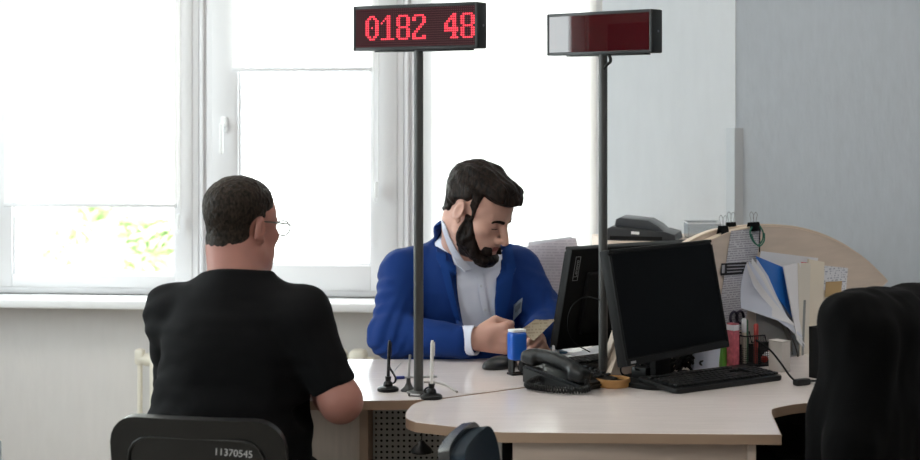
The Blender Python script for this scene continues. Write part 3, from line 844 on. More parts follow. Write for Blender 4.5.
# ================================================================== monitors, keyboards
M_screen = mat('screen_black', '#010102', .3, spec=.08)
M_bezel = mat('bezel_black', '#08090a', .55, spec=.25)
M_logo = mat('logo_grey', '#8c8e90', .4)
M_foot = mat('foot_grey', '#56504c', .3, .4)
def monitor(label, loc, yaw, W, H, z0, tilt, foot=True, brand_back=False):
    """screen towards local -y"""
    t = thing('monitor', label, 'monitor', loc, yaw, 'black desktop monitors')
    T = Matrix.Translation((0, 0, z0)) @ Matrix.Rotation(-tilt, 4, 'X')
    def put(name, f, m, parent=t):
        bm = BM(); f(bm); bmesh.ops.transform(bm, matrix=T, verts=bm.verts); return obj(name, bm, m, parent)
    put('casing', lambda bm: (box(bm, (0, .014, H/2), (W, .028, H), bev=.004), box(bm, (0, .034, H*.46), (W*.72, .024, H*.62), bev=.01)), M_bezel)
    put('screen', lambda bm: box(bm, (0, -.0005, H/2+.004), (W-.022, .003, H-.034)), M_screen)
    bz = put('bezel', lambda bm: (box(bm, (0, -.001, .0085), (W-.004, .005, .017), bev=.001), box(bm, (0, -.001, H-.005), (W-.004, .005, .008), bev=.001),
                             box(bm, (-W/2+.0055, -.001, H/2), (.009, .005, H-.03), bev=.001), box(bm, (W/2-.0055, -.001, H/2), (.009, .005, H-.03), bev=.001)), mat('bezel_front', '#0a0b0c', .55, spec=.25))
    put('badge', lambda bm: box(bm, (-W/2+.03, -.0036, .0085), (.022, .0008, .006)), M_logo, bz)
    hy = .058
    bm = BM(); box(bm, (0, hy+.005, (z0+H*.45)/2+.006), (.07, .02, z0+H*.45-.012), bev=.006); obj('stand_neck', bm, M_bezel, t)
    bm = BM(); prism(bm, rrect(.24, .19, .05), 0, .012, bev=.003); bmesh.ops.translate(bm, verts=bm.verts, vec=(0, .075, 0)); obj('stand_foot', bm, M_foot if brand_back else M_bezel, t)
    if brand_back:
        # maker's name in an outlined tag at the corner of the back, reading upwards
        cx, cz = W/2-.028, H-.058
        Mb = T @ Matrix.Translation((cx, .0288, cz)) @ Matrix.Rotation(PI, 4, 'Z') @ Matrix.Rotation(PI/2, 4, 'X') @ Matrix.Rotation(PI/2, 4, 'Z')
        tg = put('maker_tag', lambda bm: [box(bm, (cx+a, .0288, cz+b), s) for a, b, s in ((-.0085, 0, (.0012, .001, .071)), (.0085, 0, (.0012, .001, .071)), (0, .0355, (.018, .001, .0012)), (0, -.0355, (.018, .001, .0012)))], M_logo)
        text_mesh('maker_name', 'Lenovo', .0165, M_logo, tg, Mb, .0004, sx=1.05)
    return t
m2 = D(626, 367, .827); m2r = D(729, 346.7, .827)
mc = (m2+m2r)/2; my = math.atan2(m2r.y-m2.y, m2r.x-m2.x)
monitor('black monitor with its dark screen facing right, behind the right keyboard', (mc.x, mc.y, HD), my, (m2r-m2).length, .302, .077, R(11.5))
# the other monitor, seen from behind
b1 = D(550, 347, .803); TL = P(571, 246.5, b1.y-.055)
bdir = Vector((math.cos(R(35)), math.sin(R(35)), 0)); bm_c = b1+bdir*.237
monitor('black monitor seen from behind with a maker tag on its back', (bm_c.x, bm_c.y, HD), R(215), .474, .303, .053, R(14), brand_back=True)
def keyboard(label, c, yaw, L=.44, Dp=.155):
    t = thing('keyboard', label, 'keyboard', c, yaw, 'black computer keyboards')
    M = Matrix.Rotation(R(3.5), 4, 'X')
    bm = BM(); prism(bm, rrect(L, Dp, .014), .006, .019, M=M, bev=.003); obj('base', bm, M_black, t)
    rnd = random.Random(1)
    rows = [(-.058, [1.25, 1.25, 1.25, 6.25, 1.25, 1.25, 1.25, 1.25]), (-.038, [2.25]+[1]*10+[2.75]), (-.019, [1.75]+[1]*11+[2.25]), (0, [1.5]+[1]*12+[1.5]), (.019, [1]*13+[2]), (.045, [1]*15)]
    nav, num, arr = BM(), BM(), BM()
    for y, ws in rows:
        k = 285/1000/sum(ws)*L/.44; x = -L/2+.012
        bm = BM()
        for w in ws:
            box(bm, (x+w*k/2, y, .0225), (w*k-.003, .016, .006), bev=.0012, seg=1); x += w*k
        bmesh.ops.transform(bm, matrix=M, verts=bm.verts)
        obj('key_row', bm, mat('key_black', '#0c0d0e', .5, spec=.3), t)
        xx = -L/2+.305*L/.44; kk = L/.44
        for j in range(3):
            if y not in (0, -.019): box(nav if y > 0 else arr, (xx+j*.019*kk, y, .0225), (.016*kk, .016, .006), bev=.0012, seg=1)
        if y < .04:
            for j in range(4): box(num, (xx+(.064+j*.0185)*kk, y, .0225), (.0155*kk, .016, .006), bev=.0012, seg=1)
    for nm, bm in (('navigation_keys', nav), ('number_pad', num), ('arrow_keys', arr)):
        bmesh.ops.transform(bm, matrix=M, verts=bm.verts); obj(nm, bm, mat('key_black', '#17181a'), t)
    bm = BM()
    for s in (-1, 1): box(bm, (s*L*.4, Dp*.42, .005), (.03, .012, .0115), bev=.002)
    obj('foot', bm, M_black, t)
    return t
kc = [D(678, 391, HD+.012), D(776, 378, HD+.012), D(748, 367, HD+.012), D(636, 380, HD+.012)]
kcent = sum(kc, Vector())/4; kd = (kc[1]-kc[0])
keyboard('black keyboard on the corner desk in front of the right monitor', (kcent.x, kcent.y, HD), math.atan2(kd.y, kd.x), .39, .16)
k1 = D(578, 363, HD+.01)
keyboard('black keyboard behind the desk phone, half hidden by the pole', (k1.x+.02, k1.y-.01, HD), R(217), .40, .14)

# ---- tangle of cables below the right monitor
def cable(label, pts, r=.003, m=None):
    o = Vector(pts[0]); bm = BM(); tube(bm, [Vector(p)-o for p in pts], r, 7)
    ob = obj('cable', bm, m or M_blackm, None, loc=o); return tag(ob, label, 'cable', 'black computer cables')
rnd = random.Random(11)
cbp = D(664, 371.5)
cbt = thing('cable_bundle', 'tangle of black cables on the desk below the right monitor', 'cables', (cbp.x-.02, cbp.y-.09, HD), my)
for i in range(14):
    pts = []; x0 = -.10+.021*i
    for k in range(7):
        pts.append((x0+rnd.uniform(-.045, .055), rnd.uniform(-.045, .03), .006+abs(math.sin(k*1.3+i*.9))*rnd.uniform(.03, .075)*(0 if k in (0, 6) else 1)))
    bm = BM(); tube(bm, pts, rnd.uniform(.0025, .0042), 7); obj('cable', bm, M_blackm, cbt)
bm = BM(); box(bm, (-.06, -.01, .022), (.12, .05, .040), bev=.006); obj('power_adapter', bm, M_black, cbt)
p1 = D(798, 383, .756)
cable('thin black cable running down to a small plug beside the papers', [P(756, 340, 4.45), P(770, 350, 4.40), P(780, 362, 4.36), P(790, 376, 4.30), (p1.x, p1.y, .756)], .0028)
mid = P(590, 300, 4.60)
cable('black cable coiled against the back of the rear monitor', [P(600, 300, 4.42), P(585, 297, 4.44), P(571, 308, 4.44), P(568, 328, 4.45), P(575, 343, 4.47), P(590, 352, 4.46)], .0018)
t = thing('cable_plug', 'small black plug lying on the desk beside the coat', 'plug', (p1.x+.01, p1.y, HD), R(30))
bm = BM(); box(bm, (0, 0, .009), (.05, .022, .018), bev=.006); obj('body', bm, M_black, t)
bm = BM(); tube(bm, [(.02, 0, .01), (.05, .01, .006), (.08, .0, .004)], .003, 6); obj('cord', bm, M_black, t)
red = D(662, 372, HD)
t = thing('pen', 'red pen lying under the right monitor', 'pen', (red.x-.01, red.y+.12, HD), R(25))
bm = BM(); cyl(bm, (-.05, 0, .0055), (.05, 0, .0055), .0052); cyl(bm, (.05, 0, .0055), (.064, 0, .0055), .0052, .001); obj('barrel', bm, mat('red_plastic', '#b8281c', .35), t)
bm = BM(); cyl(bm, (-.062, 0, .0055), (-.03, 0, .0055), .006); obj('cap', bm, mat('red_plastic', '#b8281c'), t)

# ================================================================== phone
pp = D(571, 384)
ph = thing('desk_phone', 'black corded desk phone with its handset on the left', 'phone', (pp.x, pp.y, HD), R(48))
M_phone = mat('phone_black', '#141618', .36, spec=.4)
M_phone_d = mat('phone_body', '#0e1012', .42, spec=.4)
def wedge(bm, w, y0, y1, z0, z1, bev=.006):     # slopes up towards +y
    v = [bm.verts.new(p) for p in ((-w/2, y0, 0), (w/2, y0, 0), (w/2, y1, 0), (-w/2, y1, 0), (-w/2, y0, z0), (w/2, y0, z0), (w/2, y1, z1), (-w/2, y1, z1))]
    for f in ((3, 2, 1, 0), (4, 5, 6, 7), (0, 1, 5, 4), (1, 2, 6, 5), (2, 3, 7, 6), (3, 0, 4, 7)): bm.faces.new([v[i] for i in f])
    bmesh.ops.bevel(bm, geom=list(bm.edges), offset=bev, segments=2, affect='EDGES')
bm = BM(); wedge(bm, .175, -.10, .10, .016, .052); body = obj('body', bm, M_phone_d, ph)
sl = math.atan2(.036, .2); Mp = Matrix.Translation((0, 0, .0345)) @ Matrix.Rotation(sl, 4, 'X')
def pbox(bm, x, y, z, sx, sy, sz, bev=.002): box(bm, (x, y, z), (sx, sy, sz), bev=bev)
for r_ in range(4):
    for c_ in range(3):
        bm = BM(); pbox(bm, .0+.022*c_, -.068+.0195*r_, .003, .016, .013, .007); bmesh.ops.transform(bm, matrix=Mp, verts=bm.verts); obj('key', bm, mat('phone_key', '#22262a', .45), ph)
for r_ in range(5):
    bm = BM(); pbox(bm, .073, -.07+.019*r_, .003, .015, .009, .006); bmesh.ops.transform(bm, matrix=Mp, verts=bm.verts); obj('key', bm, mat('phone_key', '#34383c'), ph)
bm = BM(); pbox(bm, .03, .052, .003, .085, .05, .008, .003); bmesh.ops.transform(bm, matrix=Mp, verts=bm.verts); dsp = obj('display_bezel', bm, mat('phone_bezel', '#24282c', .3), ph)
bm = BM(); pbox(bm, .03, .054, .0075, .066, .028, .002, 0); bmesh.ops.transform(bm, matrix=Mp, verts=bm.verts); obj('display', bm, mat('phone_lcd', '#566058', .2), dsp)
# handset: two rounded ends joined by an arched grip
hs = Shape()
hs.add(rbox((-.066, -.078, .041), (.024, .027, .017), .012, Matrix.Rotation(sl, 4, 'X')))
hs.add(rbox((-.066, .080, .070), (.025, .027, .017), .012, Matrix.Rotation(sl, 4, 'X')), .01)
prev = None
for k in range(9):
    s = k/8; y = -.082+.165*s; z = .047+.030*s+.012*math.sin(PI*s)
    if prev: hs.add(cap(prev, (-.066, y, z), .0165), .010)
    prev = (-.066, y, z)
mesh_sdf('handset', hs, (-.11, -.13, .02), (-.02, .14, .15), .0028, M_phone, ph, relax=2)
# coiled cord in front of the phone
bm = BM(); path = smooth_path([(-.075, -.106, .035), (-.088, -.125, .014), (-.125, -.105, .011), (-.148, -.06, .011), (-.155, -.01, .012), (-.146, .03, .012), (-.12, .045, .016), (-.088, .04, .022)], 40)
cl = []; ang = 0
for i in range(0, len(path), 1):
    p = path[i]; tt = (path[min(i+1, len(path)-1)]-path[max(i-1, 0)]).normalized(); u_ = tt.cross(Vector((0, 0, 1))).normalized(); v_ = tt.cross(u_)
    ang += .95; cl.append(p+(u_*math.cos(ang)+v_*math.sin(ang))*.0068)
tube(bm, cl, .0030, 5, 0); obj('coiled_cord', bm, M_black, ph)

# ================================================================== small things on the desks
t0 = D(613, 386); 
t = thing('tape_roll', 'round pale wooden ring dish beside the right pole', 'dish', (t0.x, t0.y, HD))
bm = BM(); lathe(bm, [(.0, .003), (.040, .003), (.0405, .020), (.0425, .0225), (.0455, .0215), (.0465, .018), (.0455, .003), (.043, .0), (0, .0)], 40); obj('ring', bm, mat('ring_wood', '#c08f55', .4, var=.08, vscale=20, stretch=(1, 1, 5)), t)
t.name = 'wooden_dish'
# blue self-inking stamp
s0 = D(517, 374.5)
st = thing('rubber_stamp', 'blue self inking stamp with white top standing by the phone', 'stamp', (s0.x, s0.y, HD), R(25))
M_sblue = mat('stamp_blue', '#1a5cc0', .3); M_sw = mat('stamp_white', '#e9ebee', .35)
k = s0.y/FPX
hh = 43*k
bm = BM(); box(bm, (0, 0, hh*.62), (.048, .040, hh*.68), bev=.010, seg=3); hd = obj('hood', bm, M_sblue, st)
bm = BM(); box(bm, (0, 0, hh*.975), (.044, .034, hh*.05), bev=.006, seg=3); obj('top_plate', bm, M_sw, st)
for sx in (-1, 1):
    bm = BM(); box(bm, (sx*.017, 0, hh*.2), (.009, .03, hh*.4), bev=.003); obj('leg', bm, M_black, st)
bm = BM(); box(bm, (0, 0, hh*.33), (.042, .033, hh*.1), bev=.004); obj('ink_pad_carrier', bm, M_black, st)
bm = BM(); frame_ring(bm, -.023, .023, -.017, .017, .006, -.006, 0, 0); bmesh.ops.rotate(bm, verts=bm.verts, matrix=Matrix.Rotation(PI/2, 3, 'X')); bmesh.ops.translate(bm, verts=bm.verts, vec=(0, 0, .0)); obj('base_frame', bm, M_black, st)
zmin = min((c.matrix_local @ v.co).z for c in st.children for v in c.data.vertices); st.location.z = HD-zmin
# mouse
m0 = D(496, 369.5)
ms = thing('mouse', 'dark grey computer mouse between the hand and the blue stamp', 'mouse', (m0.x+.012, m0.y+.02, HD), R(-58))
sh_ = Shape().add(ell((0, 0, .006), (.032, .058, .030))).cut(rbox((0, 0, -.03), (.1, .1, .031), 0), .003)
mb = mesh_sdf('body', sh_, (-.045, -.07, -.01), (.045, .07, .045), .003, mat('mouse_grey', '#1a1b1d', .32), ms, relax=2)
bm = BM(); cyl(bm, (-.004, .032, .0285), (.004, .032, .0285), .007); obj('scroll_wheel', bm, M_black, ms)
bm = BM(); box(bm, (0, .035, .0262), (.0012, .036, .012)); obj('button_gap', bm, M_blackm, ms)
# white cap bottle behind the phone
b0 = D(556, 367)
t = thing('small_bottle', 'small white capped bottle standing behind the phone', 'bottle', (b0.x, b0.y+.02, HD))
bm = BM(); lathe(bm, [(0, 0), (.011, 0), (.0115, .004), (.0115, .026), (.008, .030), (0, .030)], 20); obj('body', bm, mat('bottle_grey', '#8f9193', .35), t)
bm = BM(); lathe(bm, [(0, .0301), (.0095, .0301), (.0098, .033), (.0098, .058), (.008, .060), (0, .060)], 20); obj('cap', bm, M_sw, t)

# ---- pens on their stands
def pen_stand(label, px, py, pen_m, lean, pen_len, cord):
    b = D(px, py)
    t = thing('pen_stand', label, 'pen stand', (b.x, b.y, HD), 0, 'counter pens on round black stands')
    bm = BM(); lathe(bm, [(0, 0), (.027, 0), (.0285, .003), (.0275, .008), (.022, .0115), (.013, .014), (.0115, .022), (.008, .026), (.0, .026)], 28); obj('base', bm, M_black, t)
    bm = BM(); cyl(bm, (0, 0, .022), (lean*.2, 0, .038), .0065, .0085); obj('socket', bm, M_black, t)
    bm = BM(); a = Vector((0, 0, .024)); e = Vector((lean, .0, pen_len)); u = (e-a).normalized()
    cyl(bm, a, a+u*.012, .001, .0042, 12); cyl(bm, a+u*.012, e-u*.01, .0044, .0046, 12); cyl(bm, e-u*.01, e, .0046, .003, 12); pn = obj('pen', bm, pen_m, t)
    bm = BM(); box(bm, e-u*.022+Vector((.006, -.002, 0)), (.002, .004, .036), bev=.0008); obj('clip', bm, pen_m, pn)
    if cord:
        bm = BM(); pts = smooth_path(cord, 30); o = []
        for i, p in enumerate(pts): o.append(p+Vector((math.cos(i*1.1), math.sin(i*1.1), 0))*.0022)
        tube(bm, o, .0014, 5, 0); obj('coil_cord', bm, M_black, t)
    return t
pen_stand('black pen in a round black stand left of the left pole', 388, 391, mat('pen_black', '#1b1c20', .3), .004, .132, [(.002, -.003, .10), (.004, -.006, .066), (.012, -.004, .05), (.020, 0, .034), (.017, .004, .022), (.006, .006, .018)])
pen_stand('white pen in a round black stand right of the left pole', 431.5, 398.5, mat('pen_white', '#e6e6e4', .3), .002, .148, [(.004, .004, .03), (-.012, .006, .026), (-.018, .004, .018), (-.012, 0, .014)])
# a stand that has fallen off and hangs by its cord
h0 = P(421.5, 447, 3.98)
t = thing('pen_stand', 'black pen stand hanging by its cord below the desk edge', 'pen stand', (h0.x, 3.98, h0.z), 0, 'counter pens on round black stands')
bm = BM(); lathe(bm, [(0, -.014), (.026, -.014), (.028, -.010), (.024, -.003), (.012, .008), (.006, .016), (0, .017)], 26); obj('base', bm, M_black, t)
bm = BM(); tube(bm, [(0, 0, .016), (.001, 0, .04), (0, .0, HD-TOPH-h0.z+.001)], .0014, 6); obj('cord', bm, M_black, t)
h1 = P(430.5, 429, 3.99)
t = thing('cord_clip', 'short black cord clip under the rounded desk corner', 'clip', (h1.x, 3.99, h1.z))
bm = BM(); box(bm, (0, 0, -.002), (.006, .006, .026), bev=.002); obj('clip', bm, M_black, t)
bm = BM(); tube(bm, [(0, 0, .009), (0, 0, HD-TOPH-h1.z+.001)], .0015, 6); obj('cord', bm, M_black, t)
# black cable gland at the pole, short metal bar and thin cables
g0 = D(408.5, 391)
t = thing('cable_grommet', 'grey cable grommet on the desk at the foot of the left pole', 'grommet', (g0.x, g0.y, HD))
bm = BM(); lathe(bm, [(0, 0), (.021, 0), (.020, .004), (.011, .012), (.006, .022), (.005, .034), (0, .034)], 24); obj('cone', bm, mat('grommet_grey', '#3a3b3d', .4), t)
bm = BM(); tube(bm, [(0, 0, .03), (.002, 0, .06), (.004, .002, .095)], .0032, 8); obj('cable', bm, mat('cable_pale', '#a9abad', .4), t)
m0 = D(410, 395.5); m1 = D(421, 396.5)
t = thing('metal_bar', 'short bright metal pin on the desk in front of the left pole', 'pin', (m0.x, m0.y-.012, HD), math.atan2(m1.y-m0.y, m1.x-m0.x))
bm = BM(); cyl(bm, (0, 0, .004), (.030, 0, .004), .0036); obj('pin', bm, M_steel, t)
bm = BM(); cyl(bm, (-.003, 0, .0042), (.002, 0, .0042), .0042); obj('head', bm, M_black, t)
M_cg = mat('cable_grey', '#9a9590', .5)
c0 = [D(440, 384), D(450, 388), D(456, 393.5)]
cable('pale grey cable curving from the left pole towards the desk seam', [(c.x, c.y, HD+.003) for c in [D(424, 383), D(436, 383.5), D(446, 386), D(453, 390.5), D(457, 393.0)]], .003, M_cg)
t_ = D(396, 379.5); t2_ = D(438, 377.5)
t = thing('usb_cable', 'thin silver cable with a blue plug lying behind the left pole', 'cable', (t_.x, t_.y, HD), math.atan2(t2_.y-t_.y, t2_.x-t_.x))
bm = BM(); box(bm, (.012, 0, .005), (.024, .010, .008), bev=.002); obj('plug', bm, mat('plug_blue', '#1c2a78', .4), t)
bm = BM(); tube(bm, [(.022, 0, .005), (.06, .004, .004), (.115, 0, .004)], .0036, 8); obj('cord', bm, mat('cable_pale', '#a9abad'), t)
bm = BM(); tube(bm, [(.002, 0, .005), (-.004, .012, .012), (.006, .03, .022), (.022, .03, .040)], .0016, 6); obj('wire', bm, mat('cable_pale', '#a9abad'), t)
# ================================================================== papers and clutter on and behind the partition
M_paper = mat('paper_white', '#e2e3e8', .75, var=.02)
M_paper_b = mat('paper_bluish', '#cfd6e6', .75)
M_paper_c = mat('paper_cream', '#ded6c6', .8)
M_print = print_mat('printed_form', '#c6c5ca', '#9a99a1', 150, 1, .42)
M_print2 = print_mat('printed_sheet', '#e6e2e5', '#d4cfd4', 110, 4, .4, .75)
M_ink = mat('print_black', '#1e1e22', .7)
M_bfold = mat('folder_blue', '#1a6cc6', .35)
M_green = mat('band_green', '#1d6a55', .5)
def PP(px, py, n):                        # a point over the partition plane at offset n (towards the right-hand desk)
    t, z = on_panel(px, py, n); p = SM(t, n); return Vector((p.x, p.y, z))
PANROT = math.atan2(.6, .8)
def in_local(root, pts): Mi = root.matrix_world.inverted() if False else (Matrix.Translation(root.location) @ Matrix.Rotation(root.rotation_euler.z, 4, 'Z')).inverted(); return [Mi @ p for p in pts]
def flat_sheet(name, label, cat, corners, m, n_off, group=None, bend=0, th=.0007, rot=PANROT, pts=None):
    w = pts or [PP(x, y, n_off) for x, y in corners]
    o = w[3].copy()
    t = thing(name, label, cat, o, rot, group)
    bm = BM(); quad_sheet(bm, in_local(t, w), 10, th, bend); obj('sheet', bm, m, t)
    return t
# long printed form hanging from the clip
form = flat_sheet('printed_form', 'long grey printed form with a black heading bar clipped to the arched partition', 'paper', [(731, 231), (762, 228), (744, 330), (716, 330)], M_print, .004)
bm = BM(); quad_sheet(bm, in_local(form, [PP(721.5, 263.5, .0052), PP(747, 262, .0052), PP(746, 274, .0052), PP(720.5, 275.5, .0052)]), 4, .0004); hb = obj('heading_bar', bm, M_ink, form)
bm = BM()
for (x0, y0, x1, y1) in ((727, 265, 745, 264.4), (727, 268.4, 744, 267.6), (727, 271.6, 742, 270.6)):
    quad_sheet(bm, in_local(form, [PP(x0, y0, .0058), PP(x1, y1, .0058), PP(x1, y1+1.1, .0058), PP(x0, y0+1.1, .0058)]), 2, .0003)
quad_sheet(bm, in_local(form, [PP(722.3, 265, .0058), PP(725, 264.8, .0058), PP(724.6, 273, .0058), PP(721.8, 273.2, .0058)]), 2, .0003)
obj('heading_text', bm, mat('print_grey', '#9b9ba2', .7), hb)
# binder clips on top of the boards
def clip(label, px, py, n, w=.032, dark=True):
    b = PP(px, py, n)
    t = thing('binder_clip', label, 'clip', b, PANROT, 'black binder clips on the partition')
    bm = BM()
    v = [(-.0135, -.02), (-.0135, -.022), (.0, -.0), (.0135, -.022), (.0135, -.02)]
    a = [bm.verts.new((-w/2, y, z)) for y, z in ((-.010, -.022), (-.003, .004), (.003, .004), (.010, -.022))]
    c = [bm.verts.new((w/2, y, z)) for y, z in ((-.010, -.022), (-.003, .004), (.003, .004), (.010, -.022))]
    for i in range(3): bm.faces.new((a[i], c[i], c[i+1], a[i+1]))
    bmesh.ops.solidify(bm, geom=list(bm.faces), thickness=.0012)
    obj('body', bm, M_blackm, t)
    for s in (-1, 1):
        bm = BM(); tube(bm, [(-.007, s*.004, .003), (-.0055, s*.006, .014), (-.0075, s*.008, .026), (0, s*.009, .034), (.0075, s*.008, .026), (.0055, s*.006, .014), (.007, s*.004, .003)], .0009, 6); obj('wire_handle', bm, M_steel, t)
    return t
clip('black binder clip at the left shoulder of the arched partition', 723, 227, .011-.022, .034)
clip('black binder clip on the rear board just left of the printed form', 731, 223.5, -.035, .034)
clip('black binder clip holding the printed form with a green band on it', 753.5, 223.5, .0, .044)
# green cord looped round the clip
lp = [PP(752, 227, .02), PP(750, 233, .022), PP(753, 241, .022), PP(758, 245, .022), PP(762.5, 240, .022), PP(763, 232, .022), PP(760, 226, .02)]
bm = BM(); tube(bm, [p-lp[0] for p in lp], .0022, 7); tube(bm, [p-lp[0]+Vector((.004, -.003, -.003)) for p in lp[1:6]], .002, 7)
tag(obj('elastic_band', bm, M_green, None, loc=lp[0]), 'green elastic band hanging from the binder clip', 'band')
bm = BM(); a = PP(760, 227, .013); b = PP(759.5, 252, .010); tube(bm, [a-a, b-a], .0018, 6, 0); tag(obj('cord', bm, M_blackm, None, loc=a), 'short black cord hanging below the green band', 'cord')
# wall pocket: a clear holder stuffed with folders and sheets
def leaf(name, label, cat, corners, m, n0, n1, th=.0009, bend=.0, group='papers fanned out of the partition pocket'):
    """corners px: top-left, top-right, bottom-right, bottom-left; n0 / n1 = offset of left / right edge from the board"""
    w = [PP(corners[0][0], corners[0][1], n0), PP(corners[1][0], corners[1][1], n1), PP(corners[2][0], corners[2][1], n1*.6), PP(corners[3][0], corners[3][1], n0*.8)]
    return flat_sheet(name, label, cat, None, m, 0, group, bend, th, pts=w)
leaf('paper_sheet', 'white sheet at the back of the fanned papers with a red and blue mark', 'paper', [(761, 251), (818, 258), (806, 344), (752, 300)], M_paper, .03, .02)
mk = [PP(801, 262, .026), PP(808, 262.5, .026), PP(807.5, 264.5, .026), PP(800.5, 264.5, .026)]
sh0 = bpy.data.objects['paper_sheet']
bm = BM(); quad_sheet(bm, in_local(sh0, mk), 3, .0004); obj('red_mark', bm, mat('ink_red', '#c8485c', .6), sh0)
bm = BM(); quad_sheet(bm, in_local(sh0, [PP(809, 260, .026), PP(813, 260.5, .026), PP(812.5, 264, .026), PP(808.5, 263.5, .026)]), 3, .0004); obj('blue_mark', bm, mat('ink_blue', '#5a6ab8', .6), sh0)
leaf('document_folder', 'cream cardboard folder standing upright at the right end of the fanned papers', 'folder', [(808, 259), (824, 262), (822, 330), (804, 368)], M_paper_c, .05, .03, .004)
leaf('document_folder', 'pale folder edge between the blue folder and the cream folder', 'folder', [(797, 263), (811, 263), (812, 345), (800, 366)], mat('folder_pale', '#d4cfc4', .7), .075, .045, .004)
leaf('document_folder', 'off white folder directly right of the blue folder', 'folder', [(783, 266), (800, 262), (806, 352), (797, 340)], M_paper, .10, .07, .003)
leaf('document_folder', 'bright blue plastic folder tilted among the white papers', 'folder', [(756, 256), (785, 268), (803, 332), (764, 279)], M_bfold, .11, .085, .003, .004)
for k, (cs, m, lab) in enumerate([
    ([(757, 259), (768, 276), (802, 340), (762, 290)], M_paper_b, 'bluish sheet just in front of the blue folder'),
    ([(752, 258), (764, 274), (806, 346), (757, 296)], M_paper, 'white sheet second in front of the blue folder'),
    ([(749, 261), (760, 276), (803, 338), (752, 303)], M_paper_b, 'bluish sheet in the middle of the drooping bundle'),
    ([(747, 262), (757, 280), (797, 327), (746, 306)], M_paper, 'white sheet near the front of the drooping bundle'),
    ([(746, 264), (753, 286), (788, 324), (741, 308)], M_paper_b, 'front bluish sheet of the drooping bundle left of the blue folder')]):
    leaf('paper_sheet', lab, 'paper', cs, m, .13+.012*k, .10+.012*k, .001, .008)
# clear pocket with its support under the papers
t = flat_sheet('document_pocket', 'clear plastic pocket holding the papers on the partition', 'holder', [(756, 300), (806, 300), (803, 371), (757, 360)], glass_mat('clear_plastic', '#dfe3e6', .08, .1), .06)
bm = BM(); quad_sheet(bm, in_local(t, [PP(792, 335, .04), PP(806, 335, .03), PP(804, 373, .03), PP(794, 371, .04)]), 4, .001); obj('inner_sheet', bm, M_paper, t)
bm = BM(); tube(bm, in_local(t, [PP(783, 318, .07), PP(791, 335, .07), PP(797, 352, .07), PP(799.5, 371, .07)]), .0022, 6); obj('edge_wire', bm, mat('wire_dark', '#4b4a4b', .5), t)
# note cards further right
flat_sheet('note_card', 'white note card with handwriting pinned right of the papers', 'card', [(824, 265.5), (848, 268), (846, 291), (822, 290)], print_mat('note_print', '#d5d8de', '#8d93a5', 140, 7, .55), .004, 'cards pinned to the partition')
flat_sheet('note_card', 'small tan card pinned below the white note card', 'card', [(826, 282), (842, 281), (841, 296), (825, 297)], mat('card_tan', '#b59a70', .8), .007, 'cards pinned to the partition')
# clutter on the desk against the partition
b = PP(724, 352, .13); 
t = thing('drink_carton', 'pink and white patterned carton behind the right keyboard', 'carton', (PP(733, 340, .09).x, PP(733, 340, .09).y, HD), PANROT)
cy_ = t.location.y; ct = CAMZ-(323-HY)*cy_/FPX-HD
bm = BM(); box(bm, (0, 0, ct/2), (.024, .030, ct), bev=.003); obj('carton', bm, mat('carton_pink', '#b65a66', .5, var=.35, vscale=60), t)
bm = BM(); box(bm, (0, 0, ct-.012), (.0248, .0308, .02), bev=.003); obj('top_band', bm, M_paper, t)
t = thing('green_pack', 'thin bright green packet behind the right monitor stand', 'packet', (PP(723, 355, .07).x, PP(723, 355, .07).y, HD), PANROT)
bm = BM(); box(bm, (0, 0, .035), (.02, .012, .07), bev=.002); obj('pack', bm, mat('pack_green', '#5c9a3a', .5), t)
bm = BM(); box(bm, (0, 0, .064), (.0206, .0126, .01), bev=.002); obj('band', bm, M_paper, t)
pw = PP(706, 352, .10)
t = thing('paper_block', 'pale blue white paper block standing below the right monitor', 'paper', (pw.x, pw.y, HD), PANROT)
bm = BM(); box(bm, (0, 0, .045), (.10, .012, .09), rot=(R(8), 0, 0), bev=.001); obj('block', bm, M_paper_b, t)
# dark wire desk organiser with odds and ends
og = PP(757, 360, .10)
t = thing('desk_organizer', 'black mesh desk organizer full of small things beside the keyboard', 'organizer', (og.x, og.y, HD), PANROT-.2)
L_, W_, H_ = .135, .075, .09
M_wire = mat('mesh_wire', '#1a1a1c', .4, .5)
bm = BM(); box(bm, (0, 0, .003), (L_, W_, .005)); obj('tray', bm, M_blackm, t)
bm = BM()
for s in (-1, 1):
    for k in range(22): x = -L_/2+L_*k/21; cyl(bm, (x, s*W_/2, .003), (x, s*W_/2, H_*(.62+.38*(k/21 < .5))), .0009, n=5)
    for k in range(12): y = -W_/2+W_*k/11; cyl(bm, (s*L_/2, y, .003), (s*L_/2, y, H_*(1 if s < 0 else .62)), .0009, n=5)
for j in range(9):
    z = .006+j*H_*.068
    for s in (-1, 1): cyl(bm, (-L_/2, s*W_/2, z), (L_/2, s*W_/2, z), .0008, n=5); cyl(bm, (s*L_/2, -W_/2, z), (s*L_/2, W_/2, z), .0008, n=5)
obj('mesh_wall', bm, M_wire, t)
bm = BM(); box(bm, (0, W_/2-.004, H_*.32), (L_-.006, .002, H_*.6)); box(bm, (-.01, 0, H_*.3), (.002, W_-.01, H_*.55)); obj('divider', bm, M_blackm, t)
bm = BM(); tube(bm, [(-L_/2, -W_/2, H_), (0, -W_/2, H_), (.008, -W_/2, H_*.66), (L_/2, -W_/2, H_*.62), (L_/2, W_/2, H_*.62), (.008, W_/2, H_*.66), (0, W_/2, H_), (-L_/2, W_/2, H_), (-L_/2, -W_/2, H_)], .0022, 6, 0); obj('rim', bm, M_wire, t)
base = t.location
def at_og(x, y, z=0): c, s = math.cos(PANROT-.2), math.sin(PANROT-.2); return (base.x+c*x-s*y, base.y+s*x+c*y, HD+.006+z)
mR = mat('red_plastic', '#b8281c')
